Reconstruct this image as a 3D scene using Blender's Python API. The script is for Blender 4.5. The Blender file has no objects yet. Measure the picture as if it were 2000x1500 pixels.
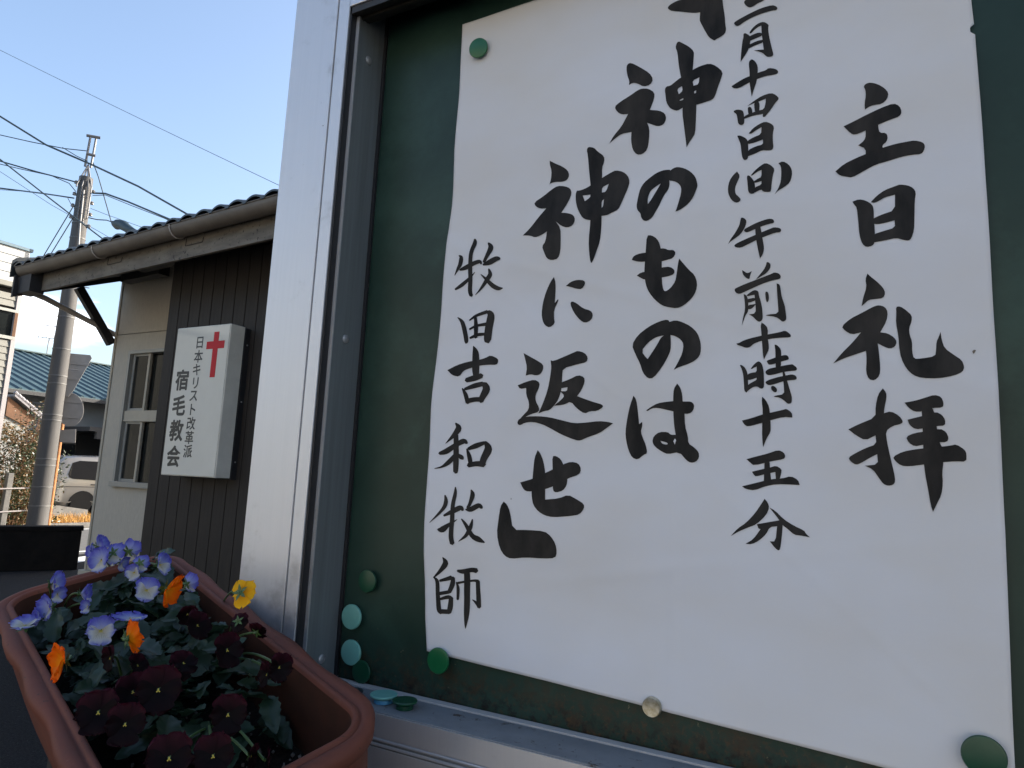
import bpy, bmesh, math, random
from mathutils import Vector, Matrix, Euler, noise
from mathutils.geometry import delaunay_2d_cdt
R_ = math.radians
random.seed(7)
SC = bpy.context.scene
# ------------------------------------------------------------------ camera
CAM = Vector((0.0, -0.65, 1.6)); FPX = 1324.1; PPX, PPY = 1000.0, 750.0
ROT = Matrix(((0.88509978, 0.02561946, 0.46469562), (0.46310995, -0.14744174, -0.87395086), (0.04612538, 0.98873888, -0.14236528)))
cd = bpy.data.cameras.new("camera"); cam = bpy.data.objects.new("camera", cd); SC.collection.objects.link(cam)
cd.sensor_width = 36.0; cd.lens = FPX / 2000 * 36; cd.clip_start = 0.02; cd.clip_end = 2000
cam.matrix_world = Matrix.Translation(CAM) @ ROT.to_4x4()
cd.dof.use_dof = False
SC.camera = cam
# ------------------------------------------------------------------ sky and sun
SUN_DIR = Vector((0.50, 0.85, 0.45)).normalized()
SUN_EL = math.asin(SUN_DIR.z); SUN_AZ = math.atan2(SUN_DIR.x, SUN_DIR.y)
w = bpy.data.worlds.new("World"); SC.world = w; w.use_nodes = True
nt = w.node_tree; nt.nodes.clear()
def N(t, typ, **kw):
    n = t.nodes.new(typ)
    for k, v in kw.items():
        if k.startswith("_"): setattr(n, k[1:], v)
        else:
            kk = k.replace("_", " ")
            if kk in n.inputs: n.inputs[kk].default_value = v
            else: n.inputs[int(k[1:])].default_value = v
    return n
sky = N(nt, "ShaderNodeTexSky", _sky_type="NISHITA", _sun_disc=False, _sun_elevation=SUN_EL, _sun_rotation=SUN_AZ, _altitude=50.0, _air_density=1.0, _dust_density=3.2, _ozone_density=1.3)
bg = N(nt, "ShaderNodeBackground", Strength=0.15)
out = N(nt, "ShaderNodeOutputWorld")
# one small real cloud bank low in the west, soft edged noise
tc = N(nt, "ShaderNodeTexCoord")
mp = N(nt, "ShaderNodeMapping"); mp.inputs["Scale"].default_value = (6, 6, 22)
nz = N(nt, "ShaderNodeTexNoise", Scale=1.1, Detail=6.0, Roughness=0.55)
sep = N(nt, "ShaderNodeSeparateXYZ")
band = N(nt, "ShaderNodeMapRange", _interpolation_type="SMOOTHSTEP"); band.inputs[1].default_value = 0.215; band.inputs[2].default_value = 0.185
band2 = N(nt, "ShaderNodeMapRange", _interpolation_type="SMOOTHSTEP"); band2.inputs[1].default_value = 0.13; band2.inputs[2].default_value = 0.175
thr = N(nt, "ShaderNodeMapRange", _interpolation_type="SMOOTHSTEP"); thr.inputs[1].default_value = 0.44; thr.inputs[2].default_value = 0.62
m1 = N(nt, "ShaderNodeMath", _operation="MULTIPLY"); m2 = N(nt, "ShaderNodeMath", _operation="MULTIPLY")
mx = N(nt, "ShaderNodeMixRGB"); mx.inputs[2].default_value = (9.0, 9.2, 9.6, 1)
L = nt.links.new
L(tc.outputs["Generated"], mp.inputs[0]); L(mp.outputs[0], nz.inputs["Vector"]); L(tc.outputs["Generated"], sep.inputs[0])
L(sep.outputs[2], band.inputs[0]); L(sep.outputs[2], band2.inputs[0]); L(nz.outputs[0], thr.inputs[0])
L(band.outputs[0], m1.inputs[0]); L(band2.outputs[0], m1.inputs[1]); L(m1.outputs[0], m2.inputs[0]); L(thr.outputs[0], m2.inputs[1])
L(m2.outputs[0], mx.inputs[0]); L(sky.outputs[0], mx.inputs[1]); L(mx.outputs[0], bg.inputs[0]); L(bg.outputs[0], out.inputs[0])
sl = bpy.data.lights.new("sun", "SUN"); sun = bpy.data.objects.new("sun", sl); SC.collection.objects.link(sun)
sl.energy = 4.8; sl.angle = R_(0.5); sl.color = (1.0, 0.93, 0.82)
sun.rotation_euler = SUN_DIR.to_track_quat("Z", "Y").to_euler()
vs = SC.view_settings; vs.view_transform = "Standard"; vs.look = "None"; vs.gamma = 1.0; vs.exposure = 1.32; vs.use_curve_mapping = False

# ------------------------------------------------------------------ geometry helpers
def ray(px, py):
    return (ROT @ Vector((px - PPX, -(py - PPY), -FPX))).normalized()
def P(px, py, **k):
    """where the sight line through a pixel of the 2000 px photograph meets a plane of the place"""
    d = ray(px, py)
    for a, i in (("x", 0), ("y", 1), ("z", 2)):
        if a in k: return CAM + d * ((k[a] - CAM[i]) / d[i])
def tag(o, label=None, cat=None, group=None, kind=None):
    for k, v in (("label", label), ("category", cat), ("group", group), ("kind", kind)):
        if v: o[k] = v
    return o
def link(o, parent=None):
    SC.collection.objects.link(o)
    if parent is not None:
        o.parent = parent; o.matrix_parent_inverse = mw(parent).inverted()
    return o
def mw(o):
    m = o.matrix_basis.copy()
    if o.parent is not None: m = mw(o.parent) @ o.matrix_parent_inverse @ m
    return m
def thing(name, label, cat, loc=(0, 0, 0), group=None, rot=None, parent=None):
    e = bpy.data.objects.new(name, None); e.empty_display_size = 0.1
    e.location = loc
    if rot is not None: e.rotation_euler = rot.to_euler()
    SC.collection.objects.link(e)
    return tag(e, label, cat, group)
def mesh(name, verts, faces, mat, parent=None, smooth=False, uvs=None, local=False):
    me = bpy.data.meshes.new(name); me.from_pydata([tuple(v) for v in verts], [], faces); me.materials.append(mat)
    if smooth: me.polygons.foreach_set("use_smooth", [True] * len(me.polygons))
    if uvs:
        l = me.uv_layers.new(name="UVMap")
        for lp in me.loops: l.data[lp.index].uv = uvs[lp.vertex_index]
    me.update()
    o = bpy.data.objects.new(name, me); SC.collection.objects.link(o)
    if parent is not None:
        o.parent = parent
        if not local: o.matrix_parent_inverse = mw(parent).inverted()
    return o
class MB:
    def __init__(s): s.v = []; s.f = []
    def add(s, vs, fs):
        b = len(s.v); s.v += [Vector(v) for v in vs]; s.f += [tuple(b + i for i in f) for f in fs]; return s
    def box(s, x0, x1, y0, y1, z0, z1, M=None):
        vs = [Vector((x, y, z)) for x in (x0, x1) for y in (y0, y1) for z in (z0, z1)]
        if M is not None: vs = [M @ v for v in vs]
        return s.add(vs, [(0, 1, 3, 2), (4, 6, 7, 5), (0, 4, 5, 1), (2, 3, 7, 6), (0, 2, 6, 4), (1, 5, 7, 3)])
    def tube(s, pts, r, n=8, cap=True):
        pts = [Vector(p) for p in pts]; rr = r if isinstance(r, (list, tuple)) else [r] * len(pts)
        rings = []; prev = None
        for i, p in enumerate(pts):
            t = (pts[min(i + 1, len(pts) - 1)] - pts[max(i - 1, 0)]).normalized()
            if prev is None: u = t.orthogonal().normalized()
            else: u = (prev - t * prev.dot(t)).normalized()
            prev = u; v = t.cross(u)
            rings.append([p + (u * math.cos(a) + v * math.sin(a)) * rr[i] for a in [2 * math.pi * k / n for k in range(n)]])
        vs = [q for g in rings for q in g]; fs = []
        for i in range(len(pts) - 1):
            for k in range(n): fs.append((i * n + k, i * n + (k + 1) % n, (i + 1) * n + (k + 1) % n, (i + 1) * n + k))
        if cap: fs += [tuple(range(n - 1, -1, -1)), tuple((len(pts) - 1) * n + k for k in range(n))]
        return s.add(vs, fs)
    def prism(s, poly, axis, a, b):
        """poly 2-D points in the two other axes, extruded along axis from a to b"""
        def mk(p, t):
            q = list(p); q.insert(axis, t); return Vector(q)
        n = len(poly)
        return s.add([mk(p, a) for p in poly] + [mk(p, b) for p in poly], [tuple(range(n)), tuple(range(2 * n - 1, n - 1, -1))] + [(i, i + n, (i + 1) % n + n, (i + 1) % n) for i in range(n)])
    def lathe(s, prof, c, M=None, n=32):
        """prof [(r,h)] about local z"""
        vs = []; fs = []
        for r, h in prof:
            for k in range(n):
                a = 2 * math.pi * k / n; q = Vector((r * math.cos(a), r * math.sin(a), h)); vs.append((M @ q if M is not None else q) + Vector(c))
        m = len(prof)
        for i in range(m - 1):
            for k in range(n): fs.append((i * n + k, i * n + (k + 1) % n, (i + 1) * n + (k + 1) % n, (i + 1) * n + k))
        if prof[0][0] > 1e-5: fs.append(tuple(range(n - 1, -1, -1)))
        if prof[-1][0] > 1e-5: fs.append(tuple((m - 1) * n + k for k in range(n)))
        return s.add(vs, fs)
    def go(s, name, mat, parent=None, bevel=0, smooth=False, seg=2):
        bm = bmesh.new(); vs = [bm.verts.new(v) for v in s.v]
        for f in s.f:
            try: bm.faces.new([vs[i] for i in f])
            except ValueError: pass
        if bevel or smooth:
            bmesh.ops.remove_doubles(bm, verts=bm.verts, dist=1e-6)
        bmesh.ops.recalc_face_normals(bm, faces=bm.faces)
        if bevel:
            es = [e for e in bm.edges if len(e.link_faces) == 2 and e.calc_face_angle(0) > 0.5]
            bmesh.ops.bevel(bm, geom=es, offset=bevel, segments=seg, profile=0.5, affect="EDGES", clamp_overlap=True)
        me = bpy.data.meshes.new(name); bm.to_mesh(me); bm.free(); me.materials.append(mat)
        if smooth:
            me.polygons.foreach_set("use_smooth", [True] * len(me.polygons)); me.set_sharp_from_angle(angle=R_(38))
        o = bpy.data.objects.new(name, me)
        return link(o, parent)
def box(name, x0, x1, y0, y1, z0, z1, mat, parent=None, bevel=0, M=None):
    return MB().box(x0, x1, y0, y1, z0, z1, M).go(name, mat, parent, bevel)
def bar(name, a, b, wd, th, mat, parent=None, bevel=0, up=Vector((0, 0, 1))):
    a = Vector(a); b = Vector(b); d = (b - a); l = d.length; d.normalize()
    x = up.cross(d); x = x.normalized() if x.length > 1e-4 else Vector((1, 0, 0)); z = d.cross(x)
    M = Matrix.Translation(a) @ Matrix((x, d, z)).transposed().to_4x4()
    return MB().box(-wd / 2, wd / 2, 0, l, -th / 2, th / 2, M).go(name, mat, parent, bevel)
def cable(name, pts, r, mat, label, group=None, n=6, sag=0.0, steps=14):
    pts = [Vector(p) for p in pts]; q = []
    for i in range(len(pts) - 1):
        for k in range(steps): 
            t = k / steps; p = pts[i].lerp(pts[i + 1], t); p.z -= sag * 4 * t * (1 - t); q.append(p)
    q.append(pts[-1])
    return tag(MB().tube(q, r, n).go(name, mat, None, smooth=True), label, "cable", group)

# ------------------------------------------------------------------ materials
def mat(name, col, rough=0.6, metal=0.0, var=0.0, vscale=20.0, col2=None, bump=0.0, bscale=60.0, stretch=None, spec=0.5, detail=4.0, coat=0.0, object_var=0.0, sss=0.0, trans=0.0):
    m = bpy.data.materials.new(name); m.use_nodes = True; t = m.node_tree; b = t.nodes["Principled BSDF"]
    b.inputs["Roughness"].default_value = rough; b.inputs["Metallic"].default_value = metal; b.inputs["Specular IOR Level"].default_value = spec
    b.inputs["Coat Weight"].default_value = coat
    c = (*col, 1); b.inputs["Base Color"].default_value = c
    tcn = N(t, "ShaderNodeTexCoord"); mpn = N(t, "ShaderNodeMapping"); mpn.inputs["Scale"].default_value = stretch or (1, 1, 1)
    t.links.new(tcn.outputs["Object"], mpn.inputs[0])
    last = None
    if col2 is not None or var:
        c2 = (*(col2 or [max(0, x * (1 - var)) for x in col]), 1)
        n1 = N(t, "ShaderNodeTexNoise", Scale=vscale, Detail=detail, Roughness=0.62); t.links.new(mpn.outputs[0], n1.inputs["Vector"])
        r1 = N(t, "ShaderNodeMapRange"); r1.inputs[1].default_value = 0.35; r1.inputs[2].default_value = 0.68; t.links.new(n1.outputs[0], r1.inputs[0])
        x = N(t, "ShaderNodeMixRGB"); x.inputs[1].default_value = c; x.inputs[2].default_value = c2; t.links.new(r1.outputs[0], x.inputs[0]); last = x.outputs[0]
    if object_var:
        oi = N(t, "ShaderNodeObjectInfo"); hs = N(t, "ShaderNodeHueSaturation"); r2 = N(t, "ShaderNodeMapRange")
        r2.inputs[3].default_value = 1 - object_var; r2.inputs[4].default_value = 1 + object_var
        t.links.new(oi.outputs["Random"], r2.inputs[0]); t.links.new(r2.outputs[0], hs.inputs["Value"])
        if last: t.links.new(last, hs.inputs["Color"])
        else: hs.inputs["Color"].default_value = c
        last = hs.outputs[0]
    if last: t.links.new(last, b.inputs["Base Color"])
    if bump:
        n2 = N(t, "ShaderNodeTexNoise", Scale=bscale, Detail=5.0, Roughness=0.6); t.links.new(mpn.outputs[0], n2.inputs["Vector"])
        bp = N(t, "ShaderNodeBump", Strength=1.0, Distance=bump); t.links.new(n2.outputs[0], bp.inputs["Height"]); t.links.new(bp.outputs[0], b.inputs["Normal"])
    m["last"] = 0
    return m
def add_spots(m, col, lo, hi, scale, gate=None, rough=None):
    """a layer of specks/stains with a shape of their own; gate=(axis,z0,z1) keeps it to a band in object/world space"""
    t = m.node_tree; b = t.nodes["Principled BSDF"]; inp = b.inputs["Base Color"]
    n1 = N(t, "ShaderNodeTexNoise", Scale=scale, Detail=7.0, Roughness=0.7)
    tcn = N(t, "ShaderNodeTexCoord"); t.links.new(tcn.outputs["Object"], n1.inputs["Vector"])
    r = N(t, "ShaderNodeMapRange", _interpolation_type="SMOOTHSTEP"); r.inputs[1].default_value = lo; r.inputs[2].default_value = hi; t.links.new(n1.outputs[0], r.inputs[0])
    fac = r.outputs[0]
    if gate:
        sp = N(t, "ShaderNodeSeparateXYZ"); t.links.new(tcn.outputs["Object"], sp.inputs[0])
        g = N(t, "ShaderNodeMapRange", _interpolation_type="SMOOTHSTEP"); g.inputs[1].default_value = gate[1]; g.inputs[2].default_value = gate[2]
        t.links.new(sp.outputs[gate[0]], g.inputs[0])
        mm = N(t, "ShaderNodeMath", _operation="MULTIPLY"); t.links.new(fac, mm.inputs[0]); t.links.new(g.outputs[0], mm.inputs[1]); fac = mm.outputs[0]
    x = N(t, "ShaderNodeMixRGB"); x.inputs[2].default_value = (*col, 1)
    if inp.is_linked:
        src = inp.links[0].from_socket; t.links.new(src, x.inputs[1])
    else: x.inputs[1].default_value = inp.default_value
    t.links.new(fac, x.inputs[0]); t.links.new(x.outputs[0], inp)
    return m
M = {}
M["alu"] = mat("brushed_aluminium", (0.60, 0.61, 0.63), 0.48, 0.70, var=0.03, vscale=6, stretch=(60, 60, 1.2), bump=0.00006, bscale=30)
add_spots(M["alu"], (0.12, 0.11, 0.10), 0.69, 0.73, 90); add_spots(M["alu"], (0.36, 0.36, 0.36), 0.55, 0.75, 7)
M["alu_dull"] = mat("weathered_aluminium", (0.30, 0.33, 0.36), 0.55, 0.45, var=0.25, vscale=9, stretch=(8, 8, 1), bump=0.0001, bscale=60)
M["alu_jamb"] = mat("grey_anodised_aluminium", (0.19, 0.215, 0.225), 0.5, 0.35, var=0.2, vscale=5, stretch=(30, 30, 1), bump=0.0001, bscale=60)
M["ledge"] = mat("dusty_aluminium_ledge", (0.175, 0.190, 0.205), 0.75, 0.0, var=0.18, vscale=40)
add_spots(M["ledge"], (0.06, 0.055, 0.05), 0.60, 0.66, 75); add_spots(M["ledge"], (0.05, 0.035, 0.025), 0.64, 0.68, 22)
M["pale"] = mat("pale_painted_strip", (0.42, 0.41, 0.40), 0.6, 0.0, var=0.1, vscale=40)
M["black"] = mat("flat_black", (0.012, 0.012, 0.014), 0.6)
M["brown_track"] = mat("bronze_and_recess_shade", (0.035, 0.030, 0.024), 0.45, 0.4, var=0.3, vscale=12)
M["rivet"] = mat("dull_rivet", (0.50, 0.50, 0.52), 0.4, 0.6, var=0.3, vscale=300)
M["green"] = mat("dark_green_steel", (0.011, 0.031, 0.022), 0.42, 0.0, col2=(0.018, 0.044, 0.034), vscale=7, spec=0.3, bump=0.00012, bscale=120, detail=6)
add_spots(M["green"], (0.040, 0.028, 0.016), 0.46, 0.62, 34, gate=(2, 1.422, 1.376)); add_spots(M["green"], (0.060, 0.036, 0.018), 0.50, 0.64, 160, gate=(2, 1.415, 1.372)); add_spots(M["green"], (0.012, 0.009, 0.007), 0.47, 0.62, 90, gate=(2, 1.395, 1.366))
add_spots(M["green"], (0.026, 0.060, 0.046), 0.50, 0.70, 5); add_spots(M["green"], (0.05, 0.075, 0.06), 0.72, 0.76, 40); add_spots(M["green"], (0.20, 0.17, 0.10), 0.62, 0.72, 110, gate=(2, 1.45, 1.40))
M["steel"] = M["alu_dull"]
def paper_mat():
    m = mat("white_writing_paper", (0.625, 0.645, 0.69), 0.8, col2=(0.60, 0.592, 0.58), vscale=3.4, bump=0.0004, bscale=9, stretch=(1, 1, 1.8), detail=3.5)
    return m
M["paper"] = paper_mat()
M["ink"] = mat("brush_ink", (0.009, 0.009, 0.009), 0.6, col2=(0.036, 0.033, 0.030), vscale=34, stretch=(1, 1, 0.4), spec=0.15, detail=6)
M["speck"] = mat("paper_fleck", (0.16, 0.13, 0.10), 0.8)
M["mag_green"] = mat("green_plastic", (0.008, 0.115, 0.040), 0.30, var=0.15, vscale=40)
M["mag_dark"] = mat("dark_green_plastic", (0.007, 0.060, 0.030), 0.32, var=0.2, vscale=40)
M["mag_mint"] = mat("faded_mint_plastic", (0.15, 0.39, 0.34), 0.35, var=0.12, vscale=50)
M["mag_blue"] = mat("pale_blue_plastic", (0.09, 0.33, 0.55), 0.45)
M["mag_metal"] = mat("tarnished_nickel", (0.55, 0.53, 0.44), 0.38, 0.7, col2=(0.30, 0.26, 0.16), vscale=160)
M["mag_black"] = mat("black_magnet", (0.03, 0.035, 0.04), 0.5, 0.3)
M["terra"] = mat("terracotta_plastic", (0.148, 0.047, 0.029), 0.68, spec=0.22, var=0.15, vscale=14, col2=(0.112, 0.040, 0.028), bump=0.0004, bscale=70)
add_spots(M["terra"], (0.045, 0.030, 0.022), 0.62, 0.69, 120); add_spots(M["terra"], (0.26, 0.13, 0.10), 0.64, 0.74, 26)
M["terra_in"] = mat("shade_dark_planter_inside", (0.060, 0.024, 0.016), 0.8, spec=0.15, col2=(0.035, 0.018, 0.013), vscale=18)  # inner wall colour darkened to stand in for shade deep in the trough
M["soil"] = mat("potting_soil", (0.008, 0.006, 0.005), 0.95, spec=0.2, col2=(0.022, 0.018, 0.014), vscale=240, bump=0.003, bscale=260)
M["grit"] = mat("pumice_grit", (0.14, 0.125, 0.11), 0.9)
M["stem"] = mat("green_stem", (0.055, 0.11, 0.03), 0.5, var=0.2, vscale=60)
M["cladding"] = mat("dark_brown_cladding", (0.022, 0.018, 0.015), 0.65, spec=0.3, col2=(0.033, 0.027, 0.022), vscale=3, stretch=(10, 10, 0.8), object_var=0.07, bump=0.0006, bscale=30)
M["gap"] = mat("cladding_backing", (0.012, 0.010, 0.009), 0.9)
M["beige"] = mat("beige_textured_siding", (0.47, 0.43, 0.355), 0.8, col2=(0.385, 0.35, 0.29), vscale=16, stretch=(14, 14, 1), bump=0.003, bscale=16)
M["beige_trim"] = mat("beige_trim", (0.42, 0.38, 0.30), 0.6, var=0.1, vscale=12)
M["darkwood"] = mat("black_stained_timber", (0.016, 0.015, 0.017), 0.6, var=0.3, vscale=12, stretch=(1, 1, 1))
M["fascia"] = mat("weathered_fascia_paint", (0.165, 0.143, 0.112), 0.75, col2=(0.085, 0.072, 0.056), vscale=7, stretch=(0.5, 1, 2))
add_spots(M["fascia"], (0.030, 0.022, 0.018), 0.58, 0.64, 26)
M["gutter"] = mat("brown_grey_gutter", (0.125, 0.103, 0.082), 0.5, col2=(0.082, 0.068, 0.055), vscale=6, stretch=(1, 1, 1))
M["tile"] = mat("dark_glazed_tile", (0.022, 0.028, 0.030), 0.42, var=0.4, vscale=14, object_var=0.2)
M["downpipe"] = mat("beige_grey_pipe", (0.50, 0.45, 0.40), 0.5, var=0.1, vscale=8)
M["glass"] = mat("window_glass", (0.012, 0.014, 0.014), 0.08, spec=0.35, var=0.3, vscale=2)
M["curtain"] = mat("faded_curtain", (0.16, 0.10, 0.075), 0.9, col2=(0.08, 0.07, 0.06), vscale=4)
M["winframe"] = mat("grey_window_frame", (0.30, 0.30, 0.28), 0.4, 0.3)
M["sign"] = mat("milky_acrylic", (0.62, 0.605, 0.54), 0.035, var=0.05, vscale=3, spec=0.5)
M["sign_case"] = mat("sign_case", (0.74, 0.72, 0.65), 0.45, 0.1, var=0.15, vscale=6)
M["sign_text"] = mat("dark_sign_lettering", (0.030, 0.030, 0.028), 0.4)
M["sign_red"] = mat("red_sign_film", (0.46, 0.010, 0.016), 0.5, spec=0.25)
M["concrete"] = mat("weathered_concrete", (0.17, 0.165, 0.155), 0.85, col2=(0.11, 0.105, 0.10), vscale=5, bump=0.002, bscale=60)
M["pole"] = mat("pole_concrete", (0.086, 0.083, 0.082), 0.8, col2=(0.066, 0.064, 0.063), vscale=4, stretch=(3, 3, 0.4), bump=0.001, bscale=50)
M["band"] = mat("dull_steel_band", (0.12, 0.12, 0.12), 0.6, 0.2)
M["wire"] = mat("cable_sheath", (0.03, 0.05, 0.06), 0.5)
M["wire_thin"] = mat("bare_wire", (0.16, 0.20, 0.25), 0.4, 0.5)
M["galv"] = mat("galvanised_steel", (0.17, 0.17, 0.175), 0.6, 0.3, var=0.2, vscale=20)
M["porcelain"] = mat("porcelain_insulator", (0.22, 0.21, 0.20), 0.25)
M["guard"] = mat("orange_guy_guard", (0.62, 0.23, 0.03), 0.45, var=0.2, vscale=9)
M["signback"] = mat("sign_back_aluminium", (0.26, 0.25, 0.24), 0.5, 0.3, var=0.15, vscale=6)
M["rust"] = mat("rusty_steel", (0.42, 0.17, 0.045), 0.7, col2=(0.22, 0.09, 0.035), vscale=18)
M["siding"] = mat("shade_toned_siding", (0.20, 0.195, 0.17), 0.6, var=0.1, vscale=6, object_var=0.05)  # lower boards toned down to stand in for shade on that wall
M["siding_white"] = mat("white_metal_siding", (0.42, 0.43, 0.43), 0.5, var=0.05, vscale=6, object_var=0.03)
M["housetrim"] = mat("pinkish_white_trim", (0.34, 0.31, 0.31), 0.5)
M["bluetrim"] = mat("blue_grey_flashing", (0.10, 0.16, 0.20), 0.5)
M["blueroof"] = mat("teal_painted_metal_roof", (0.030, 0.060, 0.072), 0.5, col2=(0.055, 0.090, 0.095), vscale=1.4, spec=0.5)
M["whitewall"] = mat("off_white_render", (0.26, 0.265, 0.26), 0.85, col2=(0.20, 0.205, 0.205), vscale=1.2)
M["carport"] = mat("dark_carport_metal", (0.025, 0.025, 0.028), 0.5)
M["rusttile"] = mat("weathered_clay_tile", (0.23, 0.22, 0.24), 0.6, var=0.3, vscale=12, object_var=0.1)
M["brownwood"] = mat("brown_gable_timber", (0.14, 0.065, 0.03), 0.8, var=0.3, vscale=6)
M["van"] = mat("pearl_white_car_paint", (0.30, 0.285, 0.26), 0.22, coat=0.6)
M["vanglass"] = mat("tinted_car_glass", (0.004, 0.004, 0.006), 0.15, spec=0.08)
M["tyre"] = mat("tyre_rubber", (0.012, 0.012, 0.012), 0.8)
M["rim"] = mat("alloy_wheel", (0.35, 0.35, 0.36), 0.35, 0.8)
M["lens"] = mat("red_lamp_lens", (0.30, 0.015, 0.015), 0.2)
M["asphalt"] = mat("dark_asphalt", (0.006, 0.0065, 0.0075), 0.9, spec=0.2, col2=(0.026, 0.027, 0.030), vscale=60, bump=0.010, bscale=110, detail=8)
add_spots(M["asphalt"], (0.15, 0.15, 0.16), 0.62, 0.68, 80)
M["road"] = mat("road_asphalt", (0.085, 0.085, 0.085), 0.9, col2=(0.11, 0.11, 0.11), vscale=8, bump=0.003, bscale=120)
M["paint"] = mat("white_road_paint", (0.72, 0.72, 0.70), 0.7, var=0.15, vscale=20)
M["block"] = mat("near_black_concrete", (0.006, 0.0055, 0.005), 0.85, spec=0.15, col2=(0.012, 0.010, 0.009), vscale=5, bump=0.004, bscale=30)  # near black base colour with slight variation
M["earth"] = mat("dry_earth", (0.10, 0.075, 0.05), 0.95, col2=(0.14, 0.11, 0.07), vscale=8, bump=0.01, bscale=30)
def leafmat(name, col, col2, trans=0.25, rough=0.45, vein=False):
    m = mat(name, col, rough, col2=col2, vscale=3, object_var=0.18)
    t = m.node_tree; b = t.nodes["Principled BSDF"]; o = t.nodes["Material Output"]
    tr = N(t, "ShaderNodeBsdfTranslucent"); ms = N(t, "ShaderNodeMixShader"); ms.inputs[0].default_value = trans
    t.links.new(b.inputs["Base Color"].links[0].from_socket, tr.inputs[0]); t.links.new(b.outputs[0], ms.inputs[1]); t.links.new(tr.outputs[0], ms.inputs[2]); t.links.new(ms.outputs[0], o.inputs[0])
    return m
M["leaf"] = leafmat("pansy_leaf", (0.015, 0.037, 0.019), (0.028, 0.060, 0.034))
M["hedge"] = leafmat("hedge_leaf", (0.020, 0.038, 0.013), (0.036, 0.055, 0.020), 0.2, 0.35)
M["hedge_dry"] = leafmat("autumn_leaf", (0.11, 0.060, 0.024), (0.15, 0.095, 0.038))
M["drygrass"] = leafmat("dry_grass", (0.50, 0.26, 0.07), (0.62, 0.38, 0.13), 0.3, 0.8)
def petal_mat(name, stops, trans=0.35, streak=None):
    """stops over u = distance from the flower's throat"""
    m = bpy.data.materials.new(name); m.use_nodes = True; t = m.node_tree; b = t.nodes["Principled BSDF"]; o = t.nodes["Material Output"]
    b.inputs["Roughness"].default_value = 0.6; b.inputs["Specular IOR Level"].default_value = 0.10; b.inputs["Sheen Weight"].default_value = 0.0
    uv = N(t, "ShaderNodeUVMap", _uv_map="UVMap"); sp = N(t, "ShaderNodeSeparateXYZ"); t.links.new(uv.outputs[0], sp.inputs[0])
    nz = N(t, "ShaderNodeTexNoise", Scale=9.0, Detail=3.0); mpn = N(t, "ShaderNodeMapping"); mpn.inputs["Scale"].default_value = (0.5, 3.5, 1)
    t.links.new(uv.outputs[0], mpn.inputs[0]); t.links.new(mpn.outputs[0], nz.inputs["Vector"])
    ad = N(t, "ShaderNodeMath", _operation="MULTIPLY_ADD"); ad.inputs[1].default_value = 0.30; ad.inputs[2].default_value = -0.15; t.links.new(nz.outputs[0], ad.inputs[0])
    s = N(t, "ShaderNodeMath", _operation="ADD"); t.links.new(sp.outputs[0], s.inputs[0]); t.links.new(ad.outputs[0], s.inputs[1])
    cr = N(t, "ShaderNodeValToRGB"); t.links.new(s.outputs[0], cr.inputs[0]); e = cr.color_ramp.elements
    e[0].position = stops[0][0]; e[0].color = (*stops[0][1], 1); e[1].position = stops[-1][0]; e[1].color = (*stops[-1][1], 1)
    for p, c in stops[1:-1]: q = e.new(p); q.color = (*c, 1)
    col = cr.outputs[0]
    if streak:
        wv = N(t, "ShaderNodeTexWave", Scale=3.2, Distortion=0.6); wv.bands_direction = "Y"; t.links.new(uv.outputs[0], wv.inputs["Vector"])
        a = N(t, "ShaderNodeMapRange"); a.inputs[1].default_value = 0.80; a.inputs[2].default_value = 0.92; t.links.new(wv.outputs[1], a.inputs[0])
        g = N(t, "ShaderNodeMapRange"); g.inputs[1].default_value = 0.55; g.inputs[2].default_value = 0.15; t.links.new(sp.outputs[0], g.inputs[0])
        mm = N(t, "ShaderNodeMath", _operation="MULTIPLY"); t.links.new(a.outputs[0], mm.inputs[0]); t.links.new(g.outputs[0], mm.inputs[1])
        x = N(t, "ShaderNodeMixRGB"); x.inputs[2].default_value = (*streak, 1); t.links.new(mm.outputs[0], x.inputs[0]); t.links.new(col, x.inputs[1]); col = x.outputs[0]
    t.links.new(col, b.inputs["Base Color"])
    tr = N(t, "ShaderNodeBsdfTranslucent"); ms = N(t, "ShaderNodeMixShader"); ms.inputs[0].default_value = trans
    t.links.new(col, tr.inputs[0]); t.links.new(b.outputs[0], ms.inputs[1]); t.links.new(tr.outputs[0], ms.inputs[2]); t.links.new(ms.outputs[0], o.inputs[0])
    return m
M["p_blue"] = petal_mat("blue_viola_petal", [(0.0, (0.46, 0.46, 0.54)), (0.35, (0.28, 0.32, 0.60)), (0.75, (0.14, 0.15, 0.52)), (1.0, (0.11, 0.10, 0.47))])
M["p_white"] = petal_mat("white_viola_petal", [(0.0, (0.75, 0.62, 0.10)), (0.14, (0.62, 0.60, 0.44)), (0.6, (0.54, 0.56, 0.58)), (0.9, (0.27, 0.30, 0.60)), (1.0, (0.18, 0.19, 0.54))], streak=(0.05, 0.01, 0.06))
M["p_orange"] = petal_mat("orange_viola_petal", [(0.0, (0.85, 0.36, 0.01)), (0.5, (0.88, 0.18, 0.004)), (1.0, (0.88, 0.13, 0.003))])
M["p_yellow"] = petal_mat("yellow_viola_petal", [(0.0, (0.75, 0.30, 0.01)), (0.5, (0.85, 0.42, 0.012)), (1.0, (0.88, 0.50, 0.02))])
M["p_dark"] = petal_mat("maroon_pansy_petal", [(0.0, (0.002, 0.001, 0.001)), (0.5, (0.004, 0.001, 0.002)), (0.8, (0.006, 0.001, 0.002)), (1.0, (0.013, 0.002, 0.004))], trans=0.10)
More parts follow.
